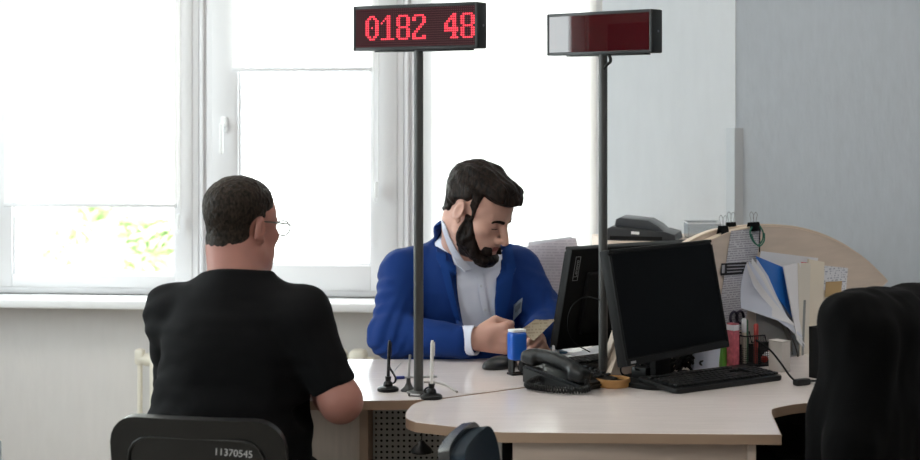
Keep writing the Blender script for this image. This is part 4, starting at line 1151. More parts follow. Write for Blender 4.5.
o_ = thing('eraser', 'red eraser lying in the black mesh organizer', 'eraser', at_og(.03, -.005), .4); bm = BM(); box(bm, (0, 0, .02), (.04, .022, .014), rot=(0, R(-35), 0), bev=.003); obj('block', bm, mR, o_); bm = BM(); box(bm, (.004, 0, .0235), (.018, .0235, .0155), rot=(0, R(-35), 0), bev=.002); obj('sleeve', bm, M_paper, o_)
zm = min((v.co).z for c in o_.children for v in c.data.vertices); o_.location.z -= zm
for i, (x, y, h, m, lab) in enumerate([(-.045, .0, .13, M_paper_c, 'cream marker pen standing in the black mesh organizer'), (-.028, .015, .125, mat('marker_green', '#4d7a58', .4), 'green marker pen standing in the black mesh organizer'), (-.012, -.012, .115, mat('marker_red', '#a33a35', .4), 'red marker pen standing in the black mesh organizer')]):
    o_ = thing('marker_pen', lab, 'pen', at_og(x, y), .3*i, 'markers in the organizer')
    bm = BM(); lathe(bm, [(0, 0), (.006, 0), (.0065, .004), (.0065, h-.04), (0, h-.04)], 14); obj('barrel', bm, m, o_)
    bm = BM(); lathe(bm, [(0, h-.0398), (.0072, h-.0398), (.0072, h-.004), (.005, h), (0, h)], 14); obj('cap', bm, M_paper if i == 0 else m, o_)
sc = PP(737, 321, .012)
t = thing('scissors', 'dark handled scissors hanging on the partition below the printed form', 'scissors', sc, PANROT)
bm = BM()
for s in (-1, 1):
    tube(bm, [(s*.013+.015*math.cos(a), 0, .018*math.sin(a)+.01) for a in [k*2*PI/12 for k in range(13)]], .0042, 7, 0)
obj('handle', bm, mat('scissor_purple', '#2c2436', .4), t)
bm = BM()
for s in (-1, 1): box(bm, (s*.004, .001*s, -.045), (.009, .0015, .09), rot=(0, R(4*s), 0), bev=.0006)
obj('blade', bm, M_steel, t)
# small white box at the foot of the papers, and the tray next to the coat
wb = D(779.5, 371)
t = thing('white_box', 'small white cardboard box at the foot of the papers', 'box', (wb.x, wb.y, HD), PANROT)
hb_ = CAMZ-(341-HY)*wb.y/FPX-HD
bm = BM(); box(bm, (0, 0, hb_/2), (.036, .05, hb_), bev=.002); obj('carton', bm, mat('box_white', '#c9c4c0', .7), t)
bm = BM(); box(bm, (0, 0, hb_+.0006), (.037, .051, .004), bev=.001); obj('lid', bm, mat('box_white', '#c9c4c0'), t)
tr = D(834, 378)
t = thing('letter_tray', 'black upright file tray half hidden by the coat', 'tray', (tr.x, tr.y, HD), PANROT)
ht = CAMZ-(327-HY)*tr.y/FPX-HD
bm = BM()
box(bm, (0, 0, .003), (.09, .10, .006)); box(bm, (-.043, 0, ht/2), (.004, .10, ht)); box(bm, (.043, 0, ht/2), (.004, .10, ht)); box(bm, (0, .048, ht/2), (.09, .004, ht))
obj('tray', bm, M_blackm, t)
bm = BM(); box(bm, (0, -.048, .03), (.09, .004, .06)); obj('front_lip', bm, M_blackm, t)

# ---- behind the officer: sheets in a stand, held document, cabinet with the printer
sp = P(548, 275, 5.12)
t = thing('document_stand', 'clear stand of printed sheets leaning between the officer and the rear monitor', 'paper stand', (P(552, 0, 5.1).x, 5.12, HD), R(6))
def loc_px(root, pts, Y): return in_local(root, [P(x, y, Y+dy) for x, y, dy in pts])
bm = BM(); quad_sheet(bm, loc_px(t, [(519, 247.5, .02), (576, 237.5, .02), (590, 300, -.05), (525, 318, -.05)], 5.12), 10, .001, .004); obj('front_sheet', bm, M_print2, t)
bm = BM(); quad_sheet(bm, loc_px(t, [(528, 242, .035), (572, 236.5, .035), (588, 305, -.03), (530, 318, -.03)], 5.13), 10, .001); obj('back_sheet', bm, M_paper, t)
z_ = in_local(t, [P(555, 312, 5.09)])[0]
bm = BM(); prism(bm, rrect(.16, .12, .01), 0, .006, bev=.002); box(bm, (0, .03, .05), (.14, .004, .10), rot=(R(-14), 0, 0)); obj('stand', bm, glass_mat('clear_plastic2', '#e8ecee', .06, .05), t)
bm = BM(); cq = loc_px(t, [(541, 274, -.016)], 5.12)[0]; box(bm, cq, (.008, .005, .014), rot=(0, R(15), 0), bev=.001); obj('small_clip', bm, M_blackm, t)
# low cabinet hidden behind the monitors, printer on top
cb = P(652, 243, 5.02); ctop = CAMZ-(245-HY)*5.02/FPX
t = thing('storage_cabinet', 'pale wood cabinet behind the monitors carrying the black scanner', 'cabinet', (cb.x+.12, 5.32, 0), R(4))
bm = BM(); box(bm, (0, 0, ctop/2), (.52, .34, ctop), bev=.004); obj('body', bm, M_panelw, t)
for s in (-1, 1):
    bm = BM(); box(bm, (s*.129, -.178, ctop/2), (.25, .016, ctop-.06), bev=.003); dr = obj('door', bm, M_panelw, t)
    bm = BM(); box(bm, (s*.03, -.192, ctop*.6), (.012, .012, .1), bev=.003); obj('handle', bm, M_steel, dr)
sy = 5.27
sc_ = thing('scanner', 'grey black document scanner on the cabinet behind the monitors', 'scanner', (P(643, 0, sy).x, sy, ctop), R(-14))
k = sy/FPX
M_scn = mat('scanner_grey', '#37383b', .38)
bm = BM(); prism(bm, [(-.115, .0), (.12, .0), (.115, .022), (.085, .030), (-.09, .046), (-.108, .036)], -.10, .10, M=Matrix.Rotation(PI/2, 4, 'X'), bev=.004); obj('body', bm, M_scn, sc_)
bm = BM(); prism(bm, [(-.082, .047), (.082, .029), (.060, .048), (.028, .066), (-.066, .074), (-.078, .068)], -.07, .085, M=Matrix.Rotation(PI/2, 4, 'X'), bev=.004); obj('lid', bm, mat('scanner_lid', '#44464a', .35), sc_)
bm = BM(); box(bm, (-.012, -.1012, .026), (.026, .002, .009), rot=(0, R(3), 0)); obj('label_plate', bm, mat('label_white', '#f2f2f2', .5), sc_)
bm = BM(); box(bm, (-.01, -.1005, .009), (.17, .003, .012)); obj('paper_slot', bm, M_blackm, sc_)
pc = P(708, 230, 5.2)
t = thing('plastic_box', 'clear plastic box standing behind the arch of the partition', 'box', (pc.x, 5.32, ctop), 0)
hh_ = CAMZ-(222-HY)*5.3/FPX-ctop
bm = BM(); span(bm, (-.055, -.05, 0), (.055, .05, .003)); span(bm, (-.055, -.05, 0), (-.053, .05, hh_)); span(bm, (.053, -.05, 0), (.055, .05, hh_)); span(bm, (-.055, -.05, 0), (.055, -.048, hh_)); span(bm, (-.055, .048, 0), (.055, .05, hh_)); obj('box', bm, glass_mat('clear_box', '#eef0f2', .1, .1), t)
bm = BM(); frame_ring(bm, -.057, .057, -.052, .052, .004, -.004, 0, 0); bmesh.ops.rotate(bm, verts=bm.verts, matrix=Matrix.Rotation(PI/2, 3, 'X')); obj('rim', bm, mat('rim_clear', '#d5d8dc', .3), t, loc=(0, 0, hh_))
# teal folder and loose white sheet lying by the rear monitor's foot
f0 = D(541, 352, HD); 
t = thing('document_folder', 'teal blue folder lying flat under the document the officer reads', 'folder', (f0.x, f0.y+.02, HD), R(20))
bm = BM(); box(bm, (0, 0, .004), (.11, .16, .006), bev=.001); obj('cover', bm, mat('folder_teal', '#1d4a66', .5), t)
bm = BM(); box(bm, (.003, 0, .004), (.108, .157, .004)); obj('pages', bm, M_paper, t)
f1 = D(597, 354, HD)
t = thing('paper_sheet', 'loose white sheet curling up at the foot of the rear monitor', 'paper', (f1.x, f1.y, HD), R(30))
bm = BM(); sheet(bm, [[(x, y, .0008+.02*max(0, (x+.02))/.08) for x in (-.08, -.05, -.02, .02, .06)] for y in (-.06, 0, .06)], .0008); obj('sheet', bm, M_paper, t)

# ================================================================== coat over the swivel chair
M_coat = mat('coat_black', '#040405', .95, spec=.15, bump=.15, bscale=120)
cb = Vector((CX3.x, CX3.y, 0))
Mc = Matrix.Translation(cb) @ Matrix.Rotation(CR3, 4, 'Z')
sh_ = Shape()
sh_.add(rbox((0, -.005, .84), (.25, .08, .235), .07, Matrix.Rotation(R(5), 4, 'X')))
sh_.add(rbox((0, -.01, .62), (.26, .088, .26), .06), .06)
sh_.add(cap((-.19, -.0, 1.036), (.14, .0, 1.0), .055, .06), .05)
sh_.add(cap((.18, -.02, .985), (.27, -.04, .80), .06, .055), .04); sh_.add(cap((.27, -.04, .80), (.28, -.02, .50), .055, .048), .03)
sh_.add(cap((-.19, -.03, .975), (-.27, -.045, .78), .06, .055), .04); sh_.add(cap((-.27, -.045, .78), (-.28, -.03, .48), .055, .048), .03)
sh_.add(ell((.10, .04, 1.020), (.10, .05, .032), Matrix.Rotation(R(12), 4, 'Y')), .025)
sh_.post = lambda p, d: d+.007*noise(p, (15, 15, 4), 3)+.004*noise(p, (34, 34, 12), 5)
ct_ = thing('coat', 'black coat draped over the swivel chair at the right edge', 'coat', cb, CR3)
mesh_sdf('coat_body', sh_, (-.42, -.22, .30), (.42, .22, 1.22), .007, M_coat, ct_, relax=2)
bm = BM(); rows = []
for i in range(9):
    s = i/8; rows.append([(-.12+.30*s, .03+.02*math.sin(PI*s)-.03*v, 1.055+.012*math.sin(PI*s)-v*.09+(-.03 if v < .5 else 0)*0) for v in (0, .35, .7, 1)])
sheet(bm, rows, .006); obj('collar', bm, M_coat, ct_)
# ================================================================== people
M_skin = mat('skin', '#c79d8e', .5, spec=.3, sss=.12, var=.05, vscale=18)
M_skin2 = mat('skin_ruddy', '#a9766a', .5, spec=.35, sss=.12, var=.06, vscale=18)
def hair_mat(name, c1, c2, sc=(130, 130, 34)):
    m = bpy.data.materials.new(name); m.use_nodes = True; nt = m.node_tree; b = nt.nodes['Principled BSDF']
    b.inputs['Roughness'].default_value = .5; b.inputs['Specular IOR Level'].default_value = .12
    tc = nt.nodes.new('ShaderNodeTexCoord'); mp = nt.nodes.new('ShaderNodeMapping'); mp.inputs['Scale'].default_value = sc
    n = nt.nodes.new('ShaderNodeTexNoise'); n.inputs['Scale'].default_value = 1; n.inputs['Detail'].default_value = 6; n.inputs['Distortion'].default_value = .6
    mx = nt.nodes.new('ShaderNodeMix'); mx.data_type = 'RGBA'; mx.inputs[6].default_value = lin(c1); mx.inputs[7].default_value = lin(c2)
    rp = nt.nodes.new('ShaderNodeMapRange'); rp.inputs[1].default_value = .35; rp.inputs[2].default_value = .7
    bp = nt.nodes.new('ShaderNodeBump'); bp.inputs['Strength'].default_value = .9; bp.inputs['Distance'].default_value = .004
    L = nt.links.new
    L(tc.outputs['Object'], mp.inputs[0]); L(mp.outputs[0], n.inputs['Vector']); L(n.outputs[0], rp.inputs[0]); L(rp.outputs[0], mx.inputs[0]); L(mx.outputs[2], b.inputs['Base Color'])
    L(n.outputs[0], bp.inputs['Height']); L(bp.outputs[0], b.inputs['Normal'])
    return m
M_hair_d = hair_mat('hair_dark_brown', '#0c0908', '#2a1e18')
M_hair_g = hair_mat('hair_cropped', '#15110e', '#3b3129', (160, 160, 90))
M_beard = hair_mat('beard_dark', '#0b0807', '#231813', (170, 170, 60))

def head_shape(ears=True, jowl=0.0, hollow=0.0, ef=22, es=1.0):
    """head in its own axes: x to its left, y forward, z up, origin between the ears, size about 23.5 cm chin to crown"""
    h = Shape()
    h.add(ell((0, -.010, .045), (.0755, .094, .080)))
    h.add(ell((0, .034, .036), (.066, .060, .062)), .02)
    h.add(ell((0, .036, -.022), (.062+jowl*.5, .056, .068)), .025)
    h.add(ell((0, .044, -.062), (.050+jowl, .048, .040)), .025)
    for s in (-1, 1):
        h.add(cap((s*(.054+jowl), .004, -.056), (s*.016, .082, -.094), .017, .014), .022)
        h.add(ell((s*.046, .060, -.016), (.021, .024, .017)), .018)
        h.add(cap((s*.014, .0905, .020), (s*.046, .074, .022), .0085, .007), .012)
    h.add(ell((0, .083, -.094), (.021, .016, .017)), .016)
    h.add(ell((0, .072, -.060), (.036, .028, .030)), .02)
    for s in (-1, 1): h.cut(ell((s*.032, .103, .001), (.021, .021, .0135)), .012)
    for s in (-1, 1): h.add(ell((s*.0315, .0765, .0015), (.0155, .0125, .0115)), .004)          # lids over the eyes
    for s in (-1, 1): h.add(cap((s*.019, .087, -.0065), (s*.044, .078, -.0055), .0035, .003), .006)   # lower lid fold
    h.add(cap((0, .0915, .014), (0, .109, -.018), .0085, .0095), .010)
    h.add(cap((0, .109, -.018), (0, .1175, -.033), .0098, .0118), .006)
    for s in (-1, 1):
        h.add(ell((s*.0135, .1035, -.0365), (.0085, .0115, .0085)), .006)
    for s in (-1, 1): h.cut(ell((s*.0075, .108, -.0455), (.0040, .0065, .0040)), .003)
    h.add(cap((-.019, .0925, -.0585), (.019, .0925, -.0585), .0052), .006); h.add(cap((-.010, .0985, -.0575), (.010, .0985, -.0575), .0052), .005)
    h.add(cap((-.015, .0935, -.0685), (.015, .0935, -.0685), .0060), .005)
    h.cut(cap((-.023, .1000, -.0632), (.023, .1000, -.0632), .0022), .003)
    if ears:
        for s in (-1, 1):
            E = Matrix.Rotation(R(s*-ef), 4, 'Z') @ Matrix.Rotation(R(-10), 4, 'X')
            h.add(ell((s*.079, -.012, .003), (.0072, .0185*es, .0315*es), E), .006)
            h.cut(ell((s*.0865, -.008, .006), (.0065, .0105*es, .0185*es), E), .003)
            h.add(ell((s*.0765, -.002, -.024), (.006, .008, .010), E), .004)
            h.add(ell((s*.077, .004, -.003), (.004, .005, .008), E), .003)
    return h
class Posed:
    """a shape carried by a rigid frame (rotation given by axes as columns) and scale"""
    def __init__(s, shape, M, c, sc): s.f = shape; s.M = np.array(M.to_3x3(), dtype=f32); s.c = V3(*c); s.sc = sc
    def loc(s, p): return ((p-s.c) @ s.M)/s.sc
    def __call__(s, p): return s.f(s.loc(p))*s.sc
    def out(s, q): return Vector(s.M @ (np.array(q, dtype=f32)*s.sc)+s.c)
def axes(fwd, roll=0):
    f = Vector(fwd).normalized(); left = Vector((0, 0, 1)).cross(f).normalized(); up = f.cross(left)
    M = Matrix((left, f, up)).transposed()            # x = subject's left, y = forward, z = up
    return M @ Matrix.Rotation(roll, 3, 'Y')
def sstep(x, a, b):
    t = np.clip((x-a)/(b-a), 0, 1); return t*t*(3-2*t)
def overlay(head, fn, base=None):
    """a layer over the head: fn(local points) -> thickness in m (negative = below the skin)"""
    sc = head.sc
    if base is not None: return lambda p: base(p)-fn(head.loc(p))*sc
    return lambda p: (lambda q: (head.f(q)-fn(q))*sc)(head.loc(p))

def fist(sh, wrist, ax, palm_n, thumb, s=1.0, curl=1.0, k=.006):
    """hand built from a wrist point: ax = direction to the knuckles, palm_n = out of the palm, thumb = towards the thumb side"""
    ax = Vector(ax).normalized(); n = Vector(palm_n); n = (n-ax*n.dot(ax)).normalized(); th = ax.cross(n)
    if th.dot(Vector(thumb)) < 0: th = -th
    w = Vector(wrist)
    def L(a, b, c): return w+(ax*a+th*b+n*c)*s
    sh.add(cap(L(-.03, 0, 0), L(.025, .0, 0), .027*s, .026*s), .02)
    for b0, b1, r in ((-.030, -.034, .015), (-.012, -.012, .0165), (.008, .010, .017), (.024, .030, .0165)):
        sh.add(cap(L(.012, b0*.7, .0), L(.082-abs(b1)*.12, b1, -.002), r*s, .0125*s), .012)
    for i, (b, l) in enumerate(((.031, .043), (.0105, .048), (-.0105, .045), (-.031, .036))):
        a0 = .084-abs(b)*.10; kn = L(a0, b, -.002)
        d1 = (ax*math.cos(1.15*curl)+n*math.sin(1.15*curl)); d2 = (ax*math.cos(2.5*curl)+n*math.sin(2.5*curl)); d3 = (ax*math.cos(3.3*curl)+n*math.sin(3.3*curl))
        p1 = kn+d1*l*s; p2 = p1+d2*l*.62*s; p3 = p2+d3*l*.42*s
        sh.add(cap(kn, p1, .0112*s, .0100*s), .005 if i else .006)
        sh.add(cap(p1, p2, .0098*s, .0088*s), .003); sh.add(cap(p2, p3, .0086*s, .0074*s), .003)
    t0 = L(.022, .026, .010); t1 = L(.052, .045, .024); t2 = L(.080, .034, .038); t3 = L(.094, .018, .043)
    sh.add(cap(t0, t1, .0165*s, .0125*s), .01); sh.add(cap(t1, t2, .0122*s, .0105*s), .004); sh.add(cap(t2, t3, .0104*s, .008*s), .003)

# ------------------------------------------------------------------ the officer in blue
ofc = thing('person', 'bearded man in a bright blue jacket and white shirt looking down at the desk', 'person', (.01, 5.02, 0))
OO = tuple(ofc.location)
hc = P(476.5, 210.5, 4.80); yaw, pit = R(60), R(28)
fw = Vector((math.sin(yaw)*math.cos(pit), -math.cos(yaw)*math.cos(pit), -math.sin(pit)))
H1 = Posed(head_shape(jowl=.003), axes(fw, R(-3)), hc, 1.085)
rs, ls = Vector((-.170, 4.93, .985)), Vector((.172, 4.985, .985))
re_, le_ = Vector((-.207, 4.775, .812)), Vector((.272, 4.87, .838))
rw, lw = Vector((.026, 4.695, .806)), Vector((.222, 4.72, .812))
nb = Vector((.008, 4.945, 1.055)); nt = H1.out((0, -.030, -.045))
# forearm axis
body = Shape()
body.add(H1, 0)
body.add(cap(nb, nt, .066, .061), .03)
body.add(cap(H1.out((0, .02, -.07)), nb+Vector((.02, -.03, .0)), .045, .05), .03)
body.add(ell((.005, 4.955, .90), (.165, .105, .17)), .05); body.add(ell((.005, 4.985, .70), (.155, .115, .17)), .06); body.add(ell((.01, 5.03, .55), (.16, .12, .11)), .05)
for s in (rs, ls): body.add(cap(nb-Vector((0, 0, .035)), s, .045, .048), .04)
for s, e, w in ((rs, re_, rw), (ls, le_, lw)):
    body.add(cap(s, e, .048, .040), .03); body.add(cap(e, w, .042, .028), .02)
for s in (-1, 1):
    body.add(cap((.01+s*.09, 5.02, .53), (.01+s*.14, 4.60, .53), .075, .055), .04); body.add(cap((.01+s*.14, 4.60, .53), (.01+s*.15, 4.62, .10), .052, .036), .03)
    body.add(cap((.01+s*.15, 4.65, .06), (.01+s*.16, 4.48, .045), .036, .028), .03)
fa = (rw-re_).normalized()
fist(body, rw+Vector((.022, -.004, .010)), (1, -.10, .05), (.1, 1, 0), (0, 0, 1), 1.08, 1.12)
fl_ = (lw-le_).normalized()
fist(body, lw+Vector((.0, -.015, .0)), (.15, -1, -.02), (-.8, 0, -.5), (-.5, 0, .8), 1.0, .75)
mesh_sdf('body', body, (-.34, 4.36, .0), (.40, 5.20, 1.37), .0034, M_skin, ofc, origin=OO, relax=2)
# hair of the head: short at the sides, thick on top, falling forward over the brow
def hair1(q):
    x, y, z = q[:, 0], q[:, 1], q[:, 2]
    line = np.where(y > .02, .062-.10*np.clip(y-.06, 0, 1)+.0*y, np.where(y > -.01, .062-(.02-y)*1.6, .014-(-.01-y)*.75))
    line = np.where(y < -.05, -.030-(-.05-y)*.7, line)
    side = sstep(np.abs(x), .045, .072)
    line = np.where((y > .012) & (y < .034), np.minimum(line, -.02+0*y+np.clip(np.abs(x)*-1+.06, 0, 1)*9), line)
    cover = sstep(z-line, -.006, .022)
    top = sstep(z, .03, .105)
    front = sstep(y, .03, .085)*sstep(z, .045, .075)
    th = .0065+.006*top*(1-.3*side)+.013*front
    st = noise(q, (95, 26, 70), 2)*.0055+noise(q, (40, 18, 30), 6)*.006*top
    ear = np.sqrt((np.abs(x)-.08)**2+(y+.008)**2+(z-.0)**2)
    cover = cover*sstep(ear, .030, .040)
    return -.006+(th+.006+st)*cover
scalp = Posed(head_shape(ears=False), axes(fw, R(-3)), hc, 1.085)
nk1 = Shape().add(scalp).add(cap(nb, nt, .066, .061), .03).add(cap(H1.out((0, .02, -.07)), nb+Vector((.02, -.03, .0)), .045, .05), .03)
mesh_sdf('hair', overlay(scalp, hair1, nk1), (hc.x-.2, hc.y-.2, hc.z-.16), (hc.x+.2, hc.y+.2, hc.z+.21), .0026, M_hair_d, ofc, origin=OO, relax=1)
def beard1(q):
    x, y, z = q[:, 0], q[:, 1], q[:, 2]; ax_ = np.abs(x)
    up = np.where(y < .028, .012, .012-(y-.028)*1.6)                # cheek line falls towards the mouth
    up = np.maximum(up, -.078+0*y)
    c = sstep(up-z, -.004, .020)*sstep(y, -.005, .014)
    mo = sstep(.0095-np.abs(z+.0485), -.003, .004)*sstep(y, .080, .088)*sstep(.030-ax_, -.004, .008)*.55       # moustache
    cr = sstep(.012-np.abs(ax_-.030), -.003, .006)*sstep(.013-np.abs(z+.072), -.004, .006)*sstep(y, .06, .07)   # corners of the mouth
    lips = sstep(.0215-ax_, 0, .006)*sstep(.0125-np.abs(z+.0635), 0, .004)*sstep(y, .078, .086)
    cov = np.maximum(np.maximum(c, mo), cr)*(1-lips)
    neck = sstep(z, -.150, -.120)
    th = .0065+.009*sstep(-z, .06, .10)*sstep(y, .03, .08)
    st = noise(q, (150, 90, 60), 9)*.0035
    return -.005+(th*np.where(mo > np.maximum(c, cr), .3, 1)+.005+st)*cov*neck
mesh_sdf('beard', overlay(scalp, beard1, nk1), (hc.x-.17, hc.y-.2, hc.z-.24), (hc.x+.2, hc.y+.16, hc.z+.06), .0026, M_beard, ofc, origin=OO, relax=1)
def brow1(q):
    x, y, z = q[:, 0], q[:, 1], q[:, 2]; ax_ = np.abs(x)
    mid = .0160+.0025*np.sin(np.clip((ax_-.012)/.04, 0, 1)*PI)-.003*sstep(ax_, .035, .052)
    c = sstep(.0070-np.abs(z-mid), -.001, .003)*sstep(ax_, .010, .015)*sstep(.052-ax_, 0, .006)*sstep(y, .05, .06)
    return -.003+(.0048+noise(q, (260, 120, 120), 4)*.001)*c
mesh_sdf('eyebrow', overlay(scalp, brow1), (hc.x-.17, hc.y-.2, hc.z-.10), (hc.x+.2, hc.y+.16, hc.z+.10), .0022, M_beard, ofc, origin=OO, relax=1)
def lash1(q):
    x, y, z = q[:, 0], q[:, 1], q[:, 2]; ax_ = np.abs(x)
    mid = -.0065+.0*x+((ax_-.032)/.014)**2*.002
    c = sstep(.0016-np.abs(z-mid), -.001, .001)*sstep(.0145-np.abs(ax_-.032), 0, .003)*sstep(y, .06, .07)
    return -.003+.0046*c
mesh_sdf('eyelashes', overlay(scalp, lash1), (hc.x-.12, hc.y-.2, hc.z-.10), (hc.x+.2, hc.y+.12, hc.z+.06), .0020, M_beard, ofc, origin=OO, relax=1)
def lip1(q):
    x, y, z = q[:, 0], q[:, 1], q[:, 2]; ax_ = np.abs(x)
    c = sstep(.0205-ax_, 0, .004)*sstep(.0105-np.abs(z+.0635), 0, .003)*sstep(y, .08, .088)
    return -.003+.0036*c
mesh_sdf('lips', overlay(scalp, lip1), (hc.x-.02, hc.y-.2, hc.z-.19), (hc.x+.2, hc.y+.06, hc.z-.01), .0022, mat('lips', '#a8625a', .45), ofc, origin=OO, relax=1)

# white shirt: torso, collar, cuffs
M_shirt = mat('shirt_white', '#d6dbea', .8, bump=.1, bscale=200)
M_jacket = mat('jacket_blue', '#0a2e6c', .8, spec=.2, sheen=.04, bump=.12, bscale=260)
M_trous = mat('trousers_dark', '#15171d', .85)
shs = Shape()
shs.add(ell((.005, 4.950, .90), (.185, .122, .185))); shs.add(ell((.005, 4.975, .70), (.175, .133, .18)), .06)
shs.add(cap(nb-Vector((0, .0, .03)), nb+Vector((.0, -.002, .012)), .083, .075), .04)
for s in (rs, ls): shs.add(cap(nb-Vector((0, 0, .045)), s, .055, .056), .04)
shs.post = lambda p, d: d+.006*noise(p, (26, 14, 12), 12)*sstep(1.02-p[:, 2], 0, .1)
shirt = mesh_sdf('shirt', shs, (-.24, 4.78, .52), (.26, 5.12, 1.13), .0045, M_shirt, ofc, origin=OO, relax=2)
# button placket down the front
def ray_front(me_obj, x, z, y0=4.2):
    pass
def bvh_of(o, origin):
    me = o.data; return BVHTree.FromPolygons([v.co+Vector(origin) for v in me.vertices], [p.vertices[:] for p in me.polygons])
bt_s = bvh_of(shirt, OO)
_b = [o for o in ofc.children if o.name.startswith('body')][0].data
_n = len(shirt.data.vertices)
bt_c = BVHTree.FromPolygons([v.co+Vector(OO) for v in shirt.data.vertices]+[v.co+Vector(OO) for v in _b.vertices], [p.vertices[:] for p in shirt.data.polygons]+[[i+_n for i in p.vertices] for p in _b.polygons])
def drape(bt, pts2d, off, n=10, m=4, Yray=4.3):
    """strip given by pairs of photo points (left, right); lands on a surface along the viewing direction"""
    rows = []
    camp = Vector((0, 0, CAMZ))
    for (l, r) in pts2d:
        row = []
        for k in range(m+1):
            t = k/m; px = l[0]+(r[0]-l[0])*t; py = l[1]+(r[1]-l[1])*t
            d = (P(px, py, 1)-camp).normalized()
            h = bt.ray_cast(camp+d*3.9, d, 2.5)
            row.append((px, py, None if h[0] is None else h[0]-d*(off if not callable(off) else off(t))))
        rows.append(row)
    last = [4.85]*(m+1); out = []
    for row in rows:
        o = []
        for k, (px, py, p) in enumerate(row):
            if p is None: p = P(px, py, last[k])
            last[k] = p.y; o.append(p)
        out.append(o)
    return out
def interp_rows(keys, n):
    out = []
    for i in range(len(keys)-1):
        for k in range(n):
            t = k/n; a, b = keys[i], keys[i+1]
            out.append(tuple((a[s][0]+(b[s][0]-a[s][0])*t, a[s][1]+(b[s][1]-a[s][1])*t) for s in (0, 1)))
    out.append(keys[-1]); return out
def cloth_strip(name, bt, keys, off, th, m, n=6, mcol=5, smooth=2):
    rows = drape(bt, interp_rows(keys, n), off, m=mcol)
    for _ in range(smooth):
        new = [r[:] for r in rows]
        for i in range(len(rows)):
            for j in range(len(rows[0])):
                nb_ = [rows[a][b] for a, b in ((i-1, j), (i+1, j), (i, j-1), (i, j+1)) if 0 <= a < len(rows) and 0 <= b < len(rows[0])]
                y = sum(q.y for q in nb_)/len(nb_); p = rows[i][j]; y2 = .5*p.y+.5*y
                k = y2/p.y; new[i][j] = Vector((p.x*k, y2, CAMZ+(p.z-CAMZ)*k))
        rows = new
    bm = BM(); o = Vector(OO); sheet(bm, [[p-o for p in r] for r in rows], th)
    return obj(name, bm, m, ofc)
cloth_strip('button_placket', bt_s, [((477, 274), (482.5, 272)), ((480, 300), (486, 299)), ((487, 330), (493, 330))], .007, .003, M_shirt)
bm = BM()
for (px, py) in ((481, 286), (485, 310)):
    r = drape(bt_s, [((px, py), (px+.1, py))], .010, m=1)[0][0]; ball(bm, r-Vector(OO), .0042, (1, .45, 1))
obj('button', bm, mat('button_pale', '#c9ced8', .4), ofc)
# collar leaves
cloth_strip('collar', bt_c, [((441.5, 219), (446, 226)), ((443, 231), (449.5, 236)), ((447, 243), (455.5, 248)), ((452, 255), (462.5, 259)), ((457, 265), (469, 266)), ((464, 271.5), (471.5, 270))], lambda t: .016-.012*t, .004, M_shirt, 4)
cloth_strip('collar', bt_s, [((470.5, 269), (474, 274.5)), ((478, 266.5), (484, 273)), ((486, 263), (496, 268)), ((491, 258), (502, 259)), ((494, 252), (504, 250))], lambda t: .016-.010*t, .004, M_shirt, 4)
# cuffs
def cuff_dir(w, e): return (w-e).normalized()
bm = BM()
def ringtube(bm, a, b, r0, r1, th):
    a, b = Vector(a), Vector(b); d = (b-a).normalized(); u = d.orthogonal().normalized(); v = d.cross(u); n = 28
    R_ = []
    for p, r in ((a, r0), (b, r1), (b, r1-th), (a, r0-th)):
        R_.append([bm.verts.new(p+r*(math.cos(2*PI*k/n)*u*1.0+math.sin(2*PI*k/n)*v)) for k in range(n)])
    for i in range(4):
        A, B2 = R_[i], R_[(i+1) % 4]
        for k in range(n): bm.faces.new((A[k], A[(k+1) % n], B2[(k+1) % n], B2[k]))
c0 = re_+(rw-re_)*.86; c1 = rw+fa*.022+Vector((0, -.003, .006))
ringtube(bm, c0-Vector(OO), c1-Vector(OO), .044, .0435, .004); obj('cuff', bm, M_shirt, ofc)
bm = BM(); ringtube(bm, le_+(lw-le_)*.8-Vector(OO), lw+fl_*.012-Vector(OO), .039, .038, .004); obj('cuff', bm, M_shirt, ofc)

# blue jacket
jk = Shape()
jk.add(ell((.0, 4.962, .885), (.208, .148, .20))); jk.add(ell((.005, 4.985, .68), (.205, .155, .20)), .06)
jk.add(cap(nb+Vector((-.005, .015, -.03)), nb+Vector((-.002, .018, .008)), .098, .088), .035)
for s in (rs, ls): jk.add(cap(nb+Vector((0, .012, -.045)), s, .066, .070), .045)
for s, e, w in ((rs, re_, rw), (ls, le_, lw)):
    jk.add(cap(s, e, .076, .064), .035); jk.add(ell(e, (.064, .064, .060)), .03)
    jk.add(cap(e, e+(w-e)*.90, .062, .050), .02)
VO = [P(444, 222, 4.82), P(450, 245, 4.82), P(456, 275, 4.82), P(461, 310, 4.82), P(466, 345, 4.82), P(470, 372, 4.82), P(499, 372, 4.82), P(497, 330, 4.82), P(496, 300, 4.82), P(497, 275, 4.82), P(505, 250, 4.82), P(505, 190, 4.82), P(450, 190, 4.82)]
vpoly = poly2([(v.x, v.z) for v in VO])
def v_open(p):
    k = 4.82/p[:, 1]; q = p.copy(); q[:, 0] = p[:, 0]*k; q[:, 2] = CAMZ+(p[:, 2]-CAMZ)*k
    return np.maximum(vpoly(q), np.maximum(p[:, 1]-4.945, (.825-p[:, 2])))
jk.cut(v_open, .004)
necktop = cap(nb+Vector((.0, -.01, .03)), nt+Vector((0, 0, .06)), .082, .088)
jk.cut(necktop, .006)
sleeve_r = cap(re_+(rw-re_)*.55, rw, .07)
